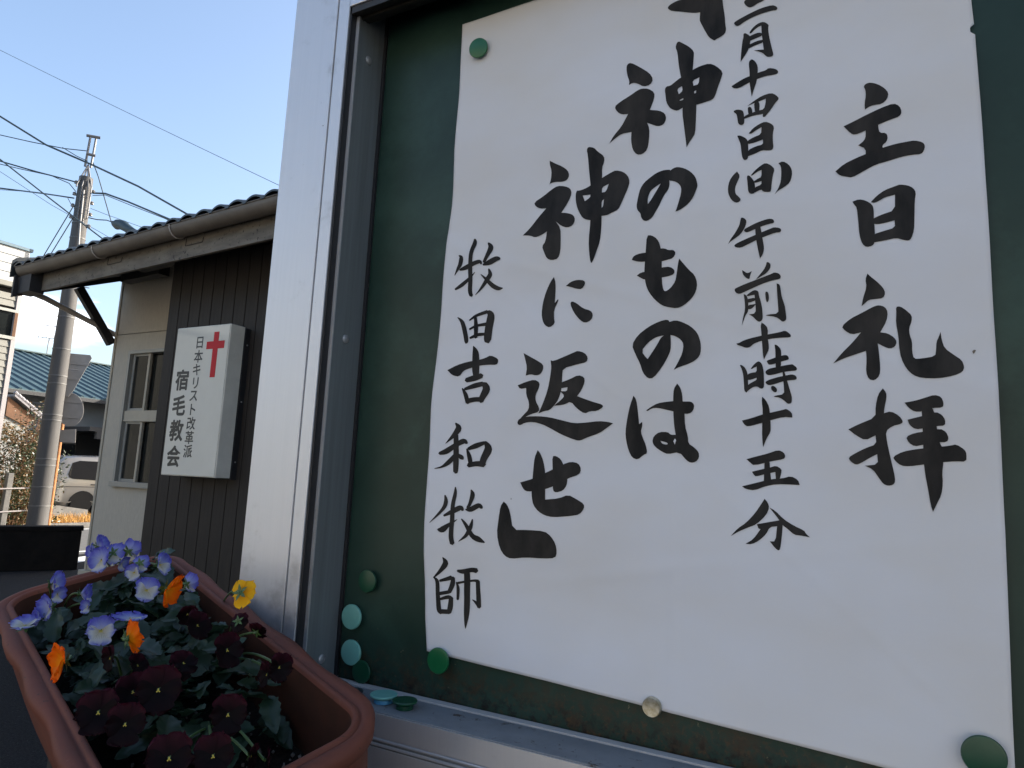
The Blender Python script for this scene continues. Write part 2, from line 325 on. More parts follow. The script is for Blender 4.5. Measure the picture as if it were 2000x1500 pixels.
M["p_dark_up"] = petal_mat("maroon_pansy_upper_petal", [(0.0, (0.004, 0.001, 0.002)), (0.3, (0.008, 0.001, 0.003)), (0.7, (0.022, 0.003, 0.007)), (1.0, (0.034, 0.004, 0.011))], trans=0.12)
M["p_throat"] = mat("yellow_throat", (0.50, 0.38, 0.04), 0.6)
# glyph outlines traced on the flat sheet: (name, x0, y0, scale, [polygons]) ; 's' = brush strokes x,y,w ; 'h' = hole
INK = [
("A",1180,0,3.75,[
 "190 450 250 480 330 530 357 575 335 615 285 628 240 605 205 600 178 618 182 590 165 545 158 490 165 462",
 "270 642 320 642 365 670 362 715 330 795 400 800 440 820 450 860 430 900 390 915 340 900 308 888 325 930 322 1010 308 1085 270 1118 230 1120 200 1085 188 1020 192 955 120 968 75 1000 28 1040 60 985 120 915 150 860 170 825 125 830 90 812 70 775 110 740 190 690 240 655",
 "540 295 575 310 620 335 655 370 655 410 648 500 640 560 670 640 672 760 668 860 662 965 640 1000 612 1040 598 1068 590 1000 578 900 568 820 575 740 580 640 560 560 545 470 535 375 520 345 525 315",
 "440 645 455 625 480 622 510 600 560 565 650 505 700 480 770 460 820 480 870 525 855 575 830 640 810 700 790 725 740 740 710 750 660 762 580 775 535 805 500 795 475 780 450 740 445 690",
 "h 532 648 568 625 572 660 545 685","h 548 728 575 712 578 722 556 732","h 645 585 696 562 690 612 652 622","h 655 662 672 655 670 675 658 678"]),
("B",1220,300,8.3333,[
 "740 240 680 238 600 250 500 290 400 365 300 450 240 550 215 650 195 760 185 840 200 910 255 970 262 1030 300 1085 360 1092 400 1000 370 812 365 750 375 680 410 585 500 515 580 460 740 420",
 "718 430 718 500 700 570 640 650 600 730 550 850 490 960 440 1040 360 1092 300 1085 300 900 370 812 420 740 500 600 580 460 600 400 700 380",
 "740 240 790 210 850 197 960 215 1060 270 1140 355 1170 450 1180 515 1150 600 1110 700 1040 800 960 870 880 925 825 942 850 880 880 760 905 660 915 580 905 520 860 465 790 430 700 415 650 330"]),
("C",1180,400,3.75,[
 "310 222 345 220 385 245 408 290 418 360 420 450 420 560 430 620 445 632 480 610 520 560 530 500 540 430 548 392 580 430 620 475 660 510 680 570 670 630 640 680 580 735 530 757 470 748 420 735 370 695 325 640 300 580 290 500 295 420 302 340",
 "200 395 215 370 260 352 330 345 400 318 440 316 470 330 505 328 525 350 505 388 460 400 420 412 330 412 250 415 200 402",
 "235 515 265 492 330 482 420 455 480 450 515 475 512 505 470 520 420 528 330 540 290 545 260 530"]),
("D",1180,400,3.75,[
 "462 835 400 850 320 890 240 955 200 1025 225 1090 260 1160 282 1230 320 1272 360 1268 380 1180 315 1130 268 1070 320 1005 370 970 420 955 480 950 480 860",
 "420 955 380 1030 315 1130 280 1180 282 1230 320 1272 360 1268 420 1190 460 1120 485 1060 485 1000 482 945",
 "470 855 520 842 570 855 630 885 680 935 702 1000 705 1060 695 1105 660 1140 610 1165 550 1185 508 1208 540 1150 570 1080 578 1020 560 985 520 960 480 950 440 940 440 870"]),
("E",1180,720,3.5714,[
 "203 187 222 215 232 290 240 385 262 370 262 400 250 440 268 490 285 530 297 590 270 600 230 635 190 620 165 570 148 500 143 440 158 340 180 250",
 "508 103 530 130 543 180 545 230 558 300 560 400 580 470 582 520 620 545 655 580 658 620 635 650 600 657 570 640 520 580 440 596 400 580 350 545 330 510 340 470 380 440 440 440 460 460 495 460 485 390 480 300 480 200 485 140",
 "h 388 502 440 516 436 530 398 522","290 290 325 265 370 240 430 230 490 225 560 228 605 228 627 250 620 290 590 315 540 312 480 297 430 285 370 272 330 275 300 295"]),
("F",1600,130,3.75,[
 "340 125 375 113 430 125 480 155 508 190 498 235 460 270 400 278 360 295 335 315 332 270 342 210 338 170 325 145",
 "178 435 250 400 350 350 450 300 545 265 590 285 605 330 590 360 520 385 435 420 330 470 260 497 230 485",
 "335 400 435 400 432 440 443 480 490 480 503 510 495 545 462 570 468 600 480 640 340 660 340 597 285 573 330 538 342 500",
 "118 765 180 710 270 665 345 635 465 588 560 560 650 543 700 535 760 548 777 575 768 610 750 635 680 640 600 655 500 688 420 710 330 760 240 810 200 803 150 795"]),
("G",1600,130,3.75,[
 "243 988 290 970 340 980 390 1010 400 1050 400 1120 408 1200 408 1290 390 1315 345 1325 315 1300 295 1240 285 1120 275 1030 255 1010",
 "378 992 420 945 480 900 560 870 590 858 650 865 690 885 710 920 700 980 698 1100 695 1200 675 1260 655 1278 610 1270 565 1255 480 1275 395 1290 395 1230 470 1205 556 1180 552 1125 480 1145 430 1155 390 1150 390 1115 450 1085 555 1050 555 935 480 955 435 985 400 998"]),
("H",1600,530,3,[
 "283 13 300 30 340 60 375 95 388 125 375 155 330 160 290 165 268 185 248 202 258 150 278 90 270 45",
 "350 195 385 205 403 235 395 290 358 355 400 360 440 385 455 410 445 440 415 452 380 440 343 420 350 470 358 560 355 610 325 640 290 632 274 590 278 520 274 465 200 490 140 510 82 538 130 480 190 420 245 355 190 368 150 345 130 320 180 275 260 235 320 203",
 "450 205 475 202 510 225 543 255 543 290 527 330 530 370 545 410 545 470 555 512 600 510 680 497 685 460 688 410 700 385 712 352 718 400 735 450 790 490 835 520 850 560 840 590 790 612 700 628 600 625 550 608 510 570 480 510 468 440 465 380 450 300 452 240"]),
("I",1600,530,3,[
 "373 685 393 710 395 740 382 800 380 830 420 818 470 845 493 880 480 893 430 905 390 935 398 1000 420 1100 440 1180 447 1230 435 1250 405 1257 375 1245 350 1210 315 1160 268 1138 345 1130 340 1070 300 1090 240 1125 215 1133 185 1115 170 1090 210 1065 270 1035 335 1012 330 960 270 990 215 960 170 925 230 895 330 855 330 790 345 720",
 "500 768 560 758 620 740 675 722 715 735 730 770 725 798 660 800 600 820 560 822 525 800",
 "518 868 570 855 640 838 685 822 720 840 740 870 738 903 690 905 620 918 565 925 530 900",
 "508 968 560 945 640 935 710 920 745 940 760 975 750 1000 700 1000 610 1015 560 1025 525 1003",
 "432 1085 490 1055 570 1040 680 1030 770 1020 805 1012 855 1045 865 1070 863 1115 800 1112 720 1118 620 1130 530 1142 480 1138 445 1110",
 "600 790 660 790 685 850 690 920 705 1000 728 1040 730 1118 722 1180 727 1240 718 1310 690 1365 668 1410 655 1370 640 1280 622 1190 612 1100 610 1000 605 900"]),
("J",980,260,3.75,[
 "340 190 380 210 430 230 470 258 482 295 465 330 430 343 380 342 345 352 335 362 347 320 352 260 340 220",
 "395 372 450 375 490 392 502 430 480 490 430 575 480 580 520 595 533 630 515 670 475 688 430 675 388 640 425 690 427 780 425 860 408 915 360 928 325 915 305 870 290 825 315 790 325 715 280 745 235 760 205 745 148 745 200 690 260 610 315 540 270 543 235 525 223 495 290 450 350 400",
 "612 110 625 88 668 95 690 120 740 155 740 195 722 240 725 330 722 450 728 600 725 700 715 790 690 860 658 945 645 945 635 870 632 780 645 640 645 500 640 370 628 270 620 150",
 "530 440 538 408 555 410 600 395 650 365 730 310 790 275 825 258 880 270 915 300 930 345 915 400 890 460 870 510 850 555 800 580 765 598 700 605 650 635 600 625 575 600 545 540 533 490",
 "h 583 447 640 440 640 460 600 490","h 725 385 775 360 755 420 725 425","h 725 490 742 475 736 530 726 540"]),
("K",980,260,3.75,[
 "377 1050 388 1090 385 1180 380 1240 405 1210 408 1220 375 1290 375 1350 383 1390 345 1422 310 1405 292 1370 283 1320 292 1240 315 1160 350 1085",
 "463 1115 500 1085 550 1070 600 1075 608 1100 580 1138 540 1135 490 1120",
 "505 1225 540 1240 590 1280 645 1295 663 1325 650 1365 605 1388 565 1365 520 1310 493 1245"]),
("L",940,660,3.3333,[
 "273 97 310 118 360 145 402 172 402 205 385 235 355 245 320 235 288 245 297 190 285 140",
 "235 308 290 285 345 270 380 290 372 330 350 370 350 410 372 450 372 480 320 495 270 520 238 538 270 500 305 465 308 420 290 370 290 325 250 332",
 "450 145 470 150 540 120 605 92 625 82 670 95 693 125 685 158 620 172 530 198 525 250 522 330 500 400 470 440 440 470 405 475 368 490 400 420 430 340 448 250 455 190",
 "515 290 570 270 630 240 670 255 672 290 650 340 622 378 680 400 740 420 785 432 792 450 750 475 705 475 670 493 620 460 580 412 540 432 505 438 470 440 520 400 540 375 510 345 555 348 560 320 500 330",
 "228 555 240 525 290 510 370 508 440 515 520 535 600 555 680 550 760 540 820 545 855 555 820 580 765 620 690 645 640 668 610 665 520 630 450 590 390 560 330 545 280 550 245 570"]),
("M",940,660,3.3333,[
 "250 940 330 918 412 880 530 822 580 805 630 815 648 855 635 890 560 915 470 965 415 985 325 1000 285 998 265 975",
 "362 730 380 750 400 800 415 880 415 985 415 1052 505 1045 565 1020 620 1050 668 1080 670 1110 640 1150 580 1160 465 1168 410 1155 370 1130 338 1090 327 1040 325 1000 335 850 342 780",
 "458 768 485 768 515 790 532 825 560 915 555 960 530 995 485 1007 465 995 465 930 462 860"]),
("N",940,660,3.3333,["143 1065 165 1085 185 1130 203 1250 300 1250 410 1258 450 1290 480 1340 487 1395 475 1435 400 1438 280 1430 185 1440 145 1420 115 1370 98 1275 110 1180 122 1095"]),
("O",1300,0,9.0909,["20 100 60 50 150 0 400 -80 560 -120 600 -700 980 -700 1000 -60 1010 60 1040 250 1050 400 1068 500 1045 575 960 640 890 675 860 705 760 640 700 540 610 370 590 320 600 180 500 190 350 180 100 160 40 130"]),
("P",1300,0,9.0909,["1380 20 1400 -30 1500 -90 1700 -160 1800 -120 1790 -60 1700 0 1640 20 1560 75 1490 105 1430 80",
 "1200 385 1230 350 1350 280 1500 200 1700 110 1890 60 1960 85 1985 120 1960 155 1900 155 1720 205 1550 270 1400 350 1290 435 1240 430"]),
("Q",1300,0,9.0909,["1375 580 1410 565 1450 590 1500 625 1500 740 1475 850 1420 960 1330 1095 1340 900 1360 720 1378 640",
 "1480 560 1540 470 1620 400 1700 365 1760 370 1830 420 1815 480 1830 600 1850 700 1880 830 1915 960 1890 995 1810 1005 1770 980 1720 930 1640 900 1560 890 1650 875 1740 870 1720 720 1700 560 1695 430 1640 455 1580 500 1520 570 1495 578",
 "1480 630 1560 590 1640 560 1710 570 1710 620 1600 665 1480 720","1460 790 1560 740 1640 705 1730 690 1730 740 1620 780 1470 850"]),
("R",1420,100,5,["42 338 100 300 180 255 240 235 320 200 375 185 405 160 470 168 500 190 495 215 450 228 380 238 300 265 200 310 110 360 60 358",
 "215 95 240 72 275 95 298 140 300 190 290 290 260 370 240 440 230 380 218 300 220 200 212 130"]),
("S",1420,100,5,["60 575 95 560 145 568 160 590 165 650 165 700 135 715 105 700 98 650 90 605 65 590",
 "195 530 260 480 340 430 430 402 480 425 510 460 470 500 430 560 390 610 365 638 345 635 350 605 260 620 200 640 160 655 160 630 220 600 300 575 360 560 375 500 378 458 310 485 240 510",
 "200 540 230 535 245 570 245 615 208 615 202 580","262 500 300 480 318 510 312 590 270 590 265 540"]),
("T",1420,100,5,["95 815 125 812 180 840 200 865 205 950 205 1020 195 1050 165 1058 145 1030 135 960 130 900 110 850",
 "208 795 250 745 310 705 370 680 430 700 460 735 445 800 445 870 453 930 440 960 390 965 345 958 270 995 198 1020 198 960 280 920 350 905 348 855 270 885 198 900 190 870 260 830 330 805 335 735 280 765 235 798"]),
("U",1420,100,5,["95 1168 125 1210 100 1270 75 1330 80 1390 110 1415 135 1445 120 1470 85 1480 40 1450 10 1390 5 1330 20 1260 55 1205"]),
("V",1420,100,5,["190 1215 210 1205 240 1235 265 1270 275 1330 270 1385 230 1393 205 1370 200 1300",
 "228 1210 270 1160 330 1110 375 1085 430 1110 465 1150 445 1210 435 1290 430 1360 415 1375 350 1370 335 1345 268 1380 262 1330 335 1300 335 1265 270 1285 258 1270 300 1240 335 1225 335 1155 290 1175 245 1210"]),
("W",1420,100,5,["500 1090 545 1070 600 1100 632 1150 635 1210 615 1280 560 1325 500 1360 462 1400 500 1340 525 1270 530 1190 525 1120"]),
("X",1420,400,6.818,["188 168 220 172 255 200 258 240 235 310 180 390 110 445 50 485 12 522 50 450 110 370 165 270 178 200",
 "222 330 290 290 380 245 470 210 555 185 610 190 630 220 620 245 560 255 450 290 350 335 270 368 235 360",
 "95 535 140 505 250 455 380 400 500 350 580 318 625 300 700 308 725 335 712 368 640 372 540 410 400 465 270 530 180 572 125 568 100 555",
 "375 300 440 280 455 340 470 430 490 540 492 600 475 660 438 718 425 650 405 560 390 480 378 390"]),
("Y",1420,400,6.818,["198 865 225 880 260 905 290 900 328 878 305 935 298 975 280 985 235 955 205 915",
 "525 760 560 765 582 800 570 850 520 910 460 945 400 980 380 990 430 930 490 860 520 800",
 "90 1115 150 1085 230 1050 380 995 500 950 590 915 630 895 690 910 718 950 700 985 600 1000 470 1045 320 1110 210 1160 160 1180 110 1165",
 "215 1182 250 1190 275 1250 280 1370 270 1420 240 1460 205 1560 192 1600 205 1500 235 1380 230 1270",
 "255 1195 320 1145 370 1125 415 1145 420 1200 440 1260 460 1350 468 1430 470 1500 455 1535 420 1552 380 1525 340 1480 285 1450 375 1435 375 1320 360 1190 310 1200 270 1210",
 "250 1250 370 1225 378 1265 290 1295 250 1285","270 1325 380 1310 350 1350 310 1380 270 1380",
 "503 1150 535 1148 550 1180 555 1240 545 1280 525 1290 510 1250",
 "658 1040 700 1055 712 1130 725 1220 765 1330 775 1410 788 1510 770 1535 735 1550 700 1520 640 1480 510 1465 540 1450 680 1438 675 1330 665 1200"]),
("Z",1420,600,6.818,["118 475 150 470 210 435 300 405 430 375 560 350 700 325 770 302 820 335 850 370 840 395 740 398 600 408 450 440 350 475 300 525 245 535 180 510 130 495",
 "455 195 490 215 540 270 535 400 550 480 552 560 520 620 487 692 472 620 465 520 455 400 450 310 442 240"]),
("a",1420,600,6.818,["165 765 190 762 240 805 268 870 275 950 278 1040 285 1095 255 1135 225 1110 220 1000 212 900 195 830",
 "312 812 350 760 405 712 440 725 465 760 485 850 488 950 490 1050 475 1080 440 1082 400 1050 340 1060 275 1110 262 1040 320 1000 390 965 390 935 320 962 265 965 262 890 330 865 390 860 390 785 355 800 325 820",
 "628 490 660 495 700 535 718 580 715 700 715 790 645 800 640 680 640 580",
 "522 705 580 685 680 650 770 628 805 640 822 675 810 695 720 718 640 745 560 765 535 740",
 "505 850 550 815 640 795 760 770 855 755 870 755 930 800 925 840 850 845 740 860 640 890 550 905 515 885",
 "505 990 560 960 680 925 780 905 860 888 910 905 930 940 915 965 820 970 720 990 640 1020 560 1037 520 1020",
 "735 850 760 850 775 900 800 980 835 1100 860 1180 862 1230 855 1278 805 1285 770 1250 700 1200 620 1190 640 1175 760 1155 755 1060 745 960",
 "590 1045 625 1045 665 1085 660 1125 630 1132 590 1100 582 1070"]),
("b",1180,720,3.5714,["958 360 1020 345 1100 318 1160 305 1250 285 1270 278 1308 305 1312 340 1250 335 1160 358 1080 382 1000 403 975 390",
 "1100 195 1125 215 1150 265 1155 320 1160 400 1158 440 1130 485 1105 548 1098 470 1100 380 1105 290 1098 230"]),
("c",1180,720,3.5714,["988 630 1060 610 1140 590 1210 565 1250 582 1262 610 1250 630 1160 645 1040 675 1015 655",
 "1027 718 1090 702 1150 690 1195 675 1235 700 1232 730 1220 775 1195 780 1190 720 1120 735 1055 752 1040 740",
 "1115 635 1150 635 1155 720 1165 800 1110 800 1112 720",
 "958 820 1000 810 1060 795 1160 770 1240 765 1300 748 1350 775 1362 812 1300 808 1200 805 1120 820 1045 850 985 840"]),
("d",1180,720,3.5714,["1117 907 1140 935 1150 970 1130 1020 1065 1085 1000 1110 940 1135 882 1168 930 1115 990 1075 1050 1010 1090 950",
 "1150 968 1190 990 1250 1050 1320 1095 1395 1130 1405 1150 1435 1178 1400 1170 1370 1165 1325 1160 1280 1120 1240 1090 1215 1050",
 "1065 1085 1150 1070 1240 1055 1245 1085 1238 1180 1228 1260 1215 1270 1190 1250 1155 1205 1195 1205 1205 1100 1155 1105 1130 1155 1080 1200 1030 1225 985 1222 1040 1190 1090 1120 1075 1115"]),
("e",820,440,3.75,["s 292 225 8 308 240 28 300 290 28 285 320 20 262 370 4","s 298 330 14 340 312 32 400 280 30 440 268 28 452 285 10",
 "s 400 100 14 402 130 30 380 200 28 372 300 30 372 400 30 368 480 30 376 515 26","s 265 472 14 310 440 26 360 395 20 405 345 4",
 "s 500 128 14 518 160 38 500 210 30 470 270 20","s 465 290 14 510 272 38 560 245 36 585 245 20",
 "s 505 320 12 515 360 30 490 400 30 440 470 14 405 510 3","s 448 360 6 490 400 24 530 440 34 570 460 30 602 458 8"]),
("f",820,440,3.75,["s 278 675 6 310 710 28 330 790 32 338 845 30 335 862 16","s 362 695 10 410 660 20 490 630 26","s 495 630 30 515 660 52 500 750 56 492 830 54 495 850 40",
 "s 402 665 18 408 740 30 405 820 26","s 362 760 14 410 735 18 480 722 26","s 365 825 16 420 800 24 480 795 20"]),
("g",820,440,3.75,["205 1062 270 1025 345 1000 430 985 480 970 515 950 570 975 572 1000 560 1022 500 1020 430 1028 370 1045 320 1065 290 1110 240 1100","s 390 885 8 405 930 44 408 1000 52 408 1060 52 412 1110 40","s 340 1135 34 400 1118 44 452 1100 36",
 "s 312 1195 10 335 1240 30 350 1300 30","s 330 1200 20 400 1175 36 460 1160 34","s 470 1160 40 485 1200 54 455 1260 44 445 1290 34","s 355 1285 36 400 1275 34 450 1275 34"]),
("i",820,800,3.3333,["s 232 88 10 250 120 38 220 165 28 165 220 3","s 125 285 20 170 270 36 230 230 30 280 205 34 302 218 16","s 232 165 30 232 240 34 230 330 36 228 400 32 226 412 16",
 "s 225 300 30 180 345 30 140 372 14 95 383 5","s 240 290 14 265 310 30 275 322 14",
 "s 300 255 8 315 300 28 325 350 28","s 310 255 20 360 235 34 415 215 22","s 420 210 20 440 255 50 410 320 44 400 360 40","s 310 362 30 360 352 34 412 355 40"]),
("j",820,800,3.3333,["s 163 558 10 170 600 26 150 650 22 70 735 3","s 160 690 14 210 665 30 262 640 34 280 655 16","s 228 505 8 228 545 22 215 620 26 212 720 28 205 820 30 212 872 30",
 "s 122 780 14 150 780 40 190 750 24 245 715 3","s 330 522 8 340 555 30 325 610 22 310 640 20","s 298 650 10 330 650 32 380 625 32 402 640 18",
 "s 342 715 8 330 765 26 300 820 22 252 858 3","s 272 712 8 300 750 22 340 820 30 380 845 36 418 865 8"]),
("k",820,800,3.3333,["s 148 962 6 165 1000 36 130 1050 24 85 1095 8","s 90 1095 10 108 1120 24 112 1200 26 118 1300 30 135 1325 22","s 125 1115 16 165 1105 24 200 1095 30","s 210 1095 24 205 1140 32 185 1190 26",
 "s 115 1200 22 185 1188 24","s 125 1235 16 180 1222 26 205 1235 16","s 195 1235 28 190 1290 34 182 1325 28","s 125 1315 30 185 1318 30",
 "s 240 1050 16 275 1055 30 330 1045 30 362 1050 34","s 300 1055 38 300 1130 40 298 1220 38 296 1320 36 292 1390 20 290 1428 3","s 232 1125 10 242 1170 20 238 1238 16",
 "s 240 1130 16 300 1120 14 345 1115 16 370 1120 24","s 368 1118 26 370 1180 28 372 1250 30 375 1290 26","s 375 1285 24 355 1260 18 332 1240 5"]),
("l",1600,530,3,["895 470 905 460 918 462 912 475 903 485"]),
("m",820,800,3.3333,["589 575 593 575 593 587 590 587"]),
]
# ================================================================== ground, road
def sheet(name, pts, z, m, kind="structure"):
    o = mesh(name, [(x, y, z) for x, y in pts], [tuple(range(len(pts)))], m); o["kind"] = kind; return o
def ground_sheet():
    vs, fs = [], []
    n = 60
    xs = [-400, -120, -60] + [-34 + i * 1.0 for i in range(45)] + [20, 60, 200, 400]
    ys = [-400, -120, -40] + [-16 + i * 1.0 for i in range(50)] + [60, 200, 400]
    for x in xs:
        for y in ys: vs.append((x, y, 0.0))
    m = len(ys)
    for i in range(len(xs) - 1):
        for j in range(m - 1): fs.append((i * m + j, (i + 1) * m + j, (i + 1) * m + j + 1, i * m + j + 1))
    o = mesh("ground", vs, fs, M["asphalt"]); o["kind"] = "structure"
ground_sheet()
sheet("road", [(-17.0, -60), (-12.2, -60), (-12.2, 60), (-17.0, 60)], 0.004, M["road"])
for a, b in ((-12.62, -12.48), (-16.75, -16.6)):
    o = sheet("road_line", [(a, -60), (b, -60), (b, 60), (a, 60)], 0.008, M["paint"])
o = sheet("parking_line", [tuple(P(150, 1090, z=0).xy), tuple(P(175, 1086, z=0).xy), tuple(P(175, 1096, z=0).xy), tuple(P(150, 1100, z=0).xy)], 0.010, M["paint"])
sheet("verge", [(-19.4, -30), (-17.05, -30), (-17.05, 40), (-19.4, 40)], 0.05, M["earth"])
box("kerb", -17.2, -17.02, -30, 40, 0.0, 0.12, M["concrete"])["kind"] = "structure"

# ================================================================== notice board
YF = -0.065
t = thing("notice_board", "glassless aluminium notice board with a dark green steel panel", "notice board", (-0.05, 0, 0))
# post: hollow extrusion with a groove near its inner edge
def post(x0, x1, gx):
    prof = [(x0, YF), (gx - 0.0012, YF), (gx - 0.0012, YF + 0.004), (gx + 0.0012, YF + 0.004), (gx + 0.0012, YF), (x1, YF), (x1, 0.058), (x0, 0.058)]
    return MB().prism(prof, 2, 0.0, 2.52).go("post", M["alu"], t, bevel=0.0009)
post(-0.664, -0.569, -0.588)
post(0.655, 0.750, 0.674)
box("gap_shade", -0.5688, -0.5662, YF + 0.002, -0.046, 1.345, 2.26, M["black"], t)  # black strip standing in for the unlit gap between post and jamb
box("gap_shade", 0.6522, 0.6548, YF + 0.002, -0.046, 1.345, 2.26, M["black"], t)
def jamb(s, xi, xo):
    o = MB().prism([(xo, -0.0515), (xi, -0.0515), (xi, -0.002), (xo, -0.002)], 2, 1.3665, 2.30).go("jamb", M["alu_jamb"], t, bevel=0.0006)
    e = box("bright_edge", min(xo, xi) , max(xo, xi) + 0.0004, -0.0532, -0.0517, 1.3665, 2.30, M["alu"], t)
    return o
jamb(1, -0.5622, -0.5685); jamb(-1, 0.6480, 0.6520)
for q in ((720, 118), (675, 662), (628, 1287)):
    p = P(*q, x=-0.562)
    MB().lathe([(0.0052, 0), (0.0052, 0.001), (0.0040, 0.0019), (0, 0.0023)], (-0.5622, p.y, p.z), Matrix.Rotation(R_(90), 3, "Y"), 20).go("rivet", M["rivet"], t, smooth=True)
box("shadow_gap", -0.5618, -0.5575, -0.0035, -0.0005, 1.3665, 2.30, M["black"], t)
# steel panel
ps = box("steel_panel", -0.5575, 0.648, 0.0, 0.0016, 1.3645, 2.30, M["green"], t)
box("backing_board", -0.569, 0.655, 0.0018, 0.055, 1.25, 2.38, M["alu_dull"], t)
# bottom rail: ledge and front face
box("ledge", -0.5685, 0.6547, YF, -0.0135, 1.3005, 1.3640, M["ledge"], t, bevel=0.0008)
box("ledge_strip", -0.5600, 0.6480, -0.0133, -0.0030, 1.3005, 1.3655, M["pale"], t, bevel=0.0006)
box("front_face", -0.5685, 0.6547, YF - 0.0016, YF - 0.0002, 1.3405, 1.3625, M["alu"], t)
for dz, r in ((1.3385, 0.0016), (1.3335, 0.0014)):
    MB().tube([(-0.568, YF - 0.0008, dz), (0.654, YF - 0.0008, dz)], r, 8).go("bead", M["alu"], t, smooth=True)
box("lower_face", -0.5685, 0.6547, YF - 0.001, -0.03, 1.24, 1.3303, M["alu"], t, bevel=0.001)
# top rail with two tracks under it
box("top_rail", -0.569, 0.6548, YF, -0.037, 2.186, 2.42, M["alu"], t, bevel=0.001)
box("top_cover", -0.569, 0.6548, -0.0365, 0.055, 2.305, 2.42, M["brown_track"], t)  # recess ceiling and back coloured dark to deepen shade under the rail
box("recess_back", -0.5685, 0.6545, -0.0362, -0.0345, 2.18, 2.304, M["brown_track"], t)
for i in range(4):
    box("glass_track", -0.5685, 0.6545, YF + 0.002 + i * 0.0068, YF + 0.0066 + i * 0.0068, 2.1765 + 0.002 * (i % 2), 2.1858, M["brown_track"], t)
MB().prism([(-0.16, 2.50), (0.12, 2.50), (0.14, 2.53), (-0.02, 2.585), (-0.18, 2.53)], 0, -0.72, 0.80).go("hood", M["alu_dull"], t, bevel=0.002)

# ================================================================== the sheet and its writing
LE = [(0.0, 2.1611), (0, 2.161)]
LEDGE = [(2.1615, -0.4361), (1.95, -0.4362), (1.80, -0.4388), (1.68, -0.4443), (1.60, -0.4454), (1.52, -0.4434), (1.46, -0.4385), (1.4000, -0.4315)]
REDGE = [(2.1615, 0.0872), (2.032, 0.0876), (1.9977, 0.0887), (1.8896, 0.0902), (1.65, 0.0905), (1.4083, 0.0879), (1.38, 0.0877)]
def interp(tab, z):
    if z >= tab[0][0]: return tab[0][1]
    for (a, x), (b, y) in zip(tab, tab[1:]):
        if b <= z <= a:
            q = (a - z) / (a - b); return x + (y - x) * (q * 0.5 + 0.5 * q * q * (3 - 2 * q))
    return tab[-1][1]
def paper_y(x, z):
    le = interp(LEDGE, z); d = max(0.0, x - le)
    lift = 0.0042 * math.exp(-d / 0.035) * (math.sin(math.pi * min(1, max(0, (z - 1.42) / 0.70))) ** 1.3) + 0.004 * math.exp(-d / 0.012) * max(0, math.sin((z - 1.45) * 21)) * 0.10
    right = 0.004 * math.exp(-max(0.0, 0.0885 - x) / 0.04) * (0.5 + 0.5 * math.sin((z - 1.40) * 7))
    wv = 0.0036 * noise.noise(Vector((x * 4.2, z * 5.5, 0.3))) + 0.0012 * noise.noise(Vector((x * 11, z * 15, 2.3))) + 0.0011 * math.sin(z * 42 + x * 3 + 2 * noise.noise(Vector((x * 3, z * 3, 7)))) + 0.0022 * noise.noise(Vector((x * 2.4 + 5, z * 7.5, 8.3)))
    for fx, fw, fa in ((-0.1647, 0.004, 0.0007), (0.004, 0.006, 0.0004)):
        wv += fa * math.exp(-((x - fx) / fw) ** 2)
    for a_c, b_c, c_c, fa in ((0.35, 1.0, -1.72, 0.0007), (-0.2, 1.0, -1.56, 0.0006), (0.1, 1.0, -1.86, 0.0006), (0.9, 1.0, -1.49, 0.0005), (-0.15, 1.0, -2.06, 0.0005)):
        q = a_c * x + b_c * z + c_c; wv += 1.5 * fa * math.exp(-(q / 0.007) ** 2) * (0.5 + 0.5 * noise.noise(Vector((x * 9, z * 9, a_c * 10))))
    pin = 1.0
    for mx_, mz_ in ((-0.421, 2.134), (-0.423, 1.408), (0.070, 1.416), (-0.20, 1.405)):
        pin = min(pin, 0.25 + math.hypot(x - mx_, z - mz_) / 0.10)
    return -(0.0045 + (lift + right + wv * 1.0) * min(1.0, pin))
pg = thing("poster", "large white sheet with black brush written Japanese notice held by magnets", "poster", (-0.17, -0.005, 1.39))
zb = lambda x: 1.41316 + (x + 0.433) * (1.38808 - 1.41316) / (0.0857 + 0.433)
NX, NZ = 170, 230
vs, fs = [], []
for j in range(NZ + 1):
    for i in range(NX + 1):
        v = j / NZ; zt = 2.1611
        x0 = -0.434; x = -0.434 + (0.088 + 0.434) * i / NX
        z = zb(x) + (zt - zb(x)) * v
        le, re = interp(LEDGE, z), interp(REDGE, z); x = le + (re - le) * i / NX
        if i == NX and abs(z - 2.0) < 0.0035: x -= 0.004
        vs.append((x, paper_y(x, z), z))
for j in range(NZ):
    for i in range(NX):
        a = j * (NX + 1) + i; fs.append((a, a + 1, a + NX + 2, a + NX + 1))
sh = mesh("sheet", vs, fs, M["paper"], pg, smooth=True)
sm = sh.modifiers.new("thick", "SOLIDIFY"); sm.thickness = 0.00022; sm.offset = 0.0
def chaikin(p):
    q = []
    n = len(p)
    for i in range(n):
        a, b = p[i], p[(i + 1) % n]
        L_ = math.hypot(b[0] - a[0], b[1] - a[1])
        k = 0.22
        q.append((a[0] + (b[0] - a[0]) * k, a[1] + (b[1] - a[1]) * k)); q.append((b[0] + (a[0] - b[0]) * k, b[1] + (a[1] - b[1]) * k))
    return q
def keep_sharp(p):
    """round gentle corners, keep brush tips"""
    n = len(p); q = []
    for i in range(n):
        a, b, c = p[i - 1], p[i], p[(i + 1) % n]
        u = (b[0] - a[0], b[1] - a[1]); v = (c[0] - b[0], c[1] - b[1]); lu = math.hypot(*u) or 1; lv = math.hypot(*v) or 1
        cs = (u[0] * v[0] + u[1] * v[1]) / (lu * lv)
        if cs < -0.05: q.append(b)
        else:
            k = 0.24; q.append((b[0] - u[0] * k, b[1] - u[1] * k)); q.append((b[0] + v[0] * k, b[1] + v[1] * k))
    return q
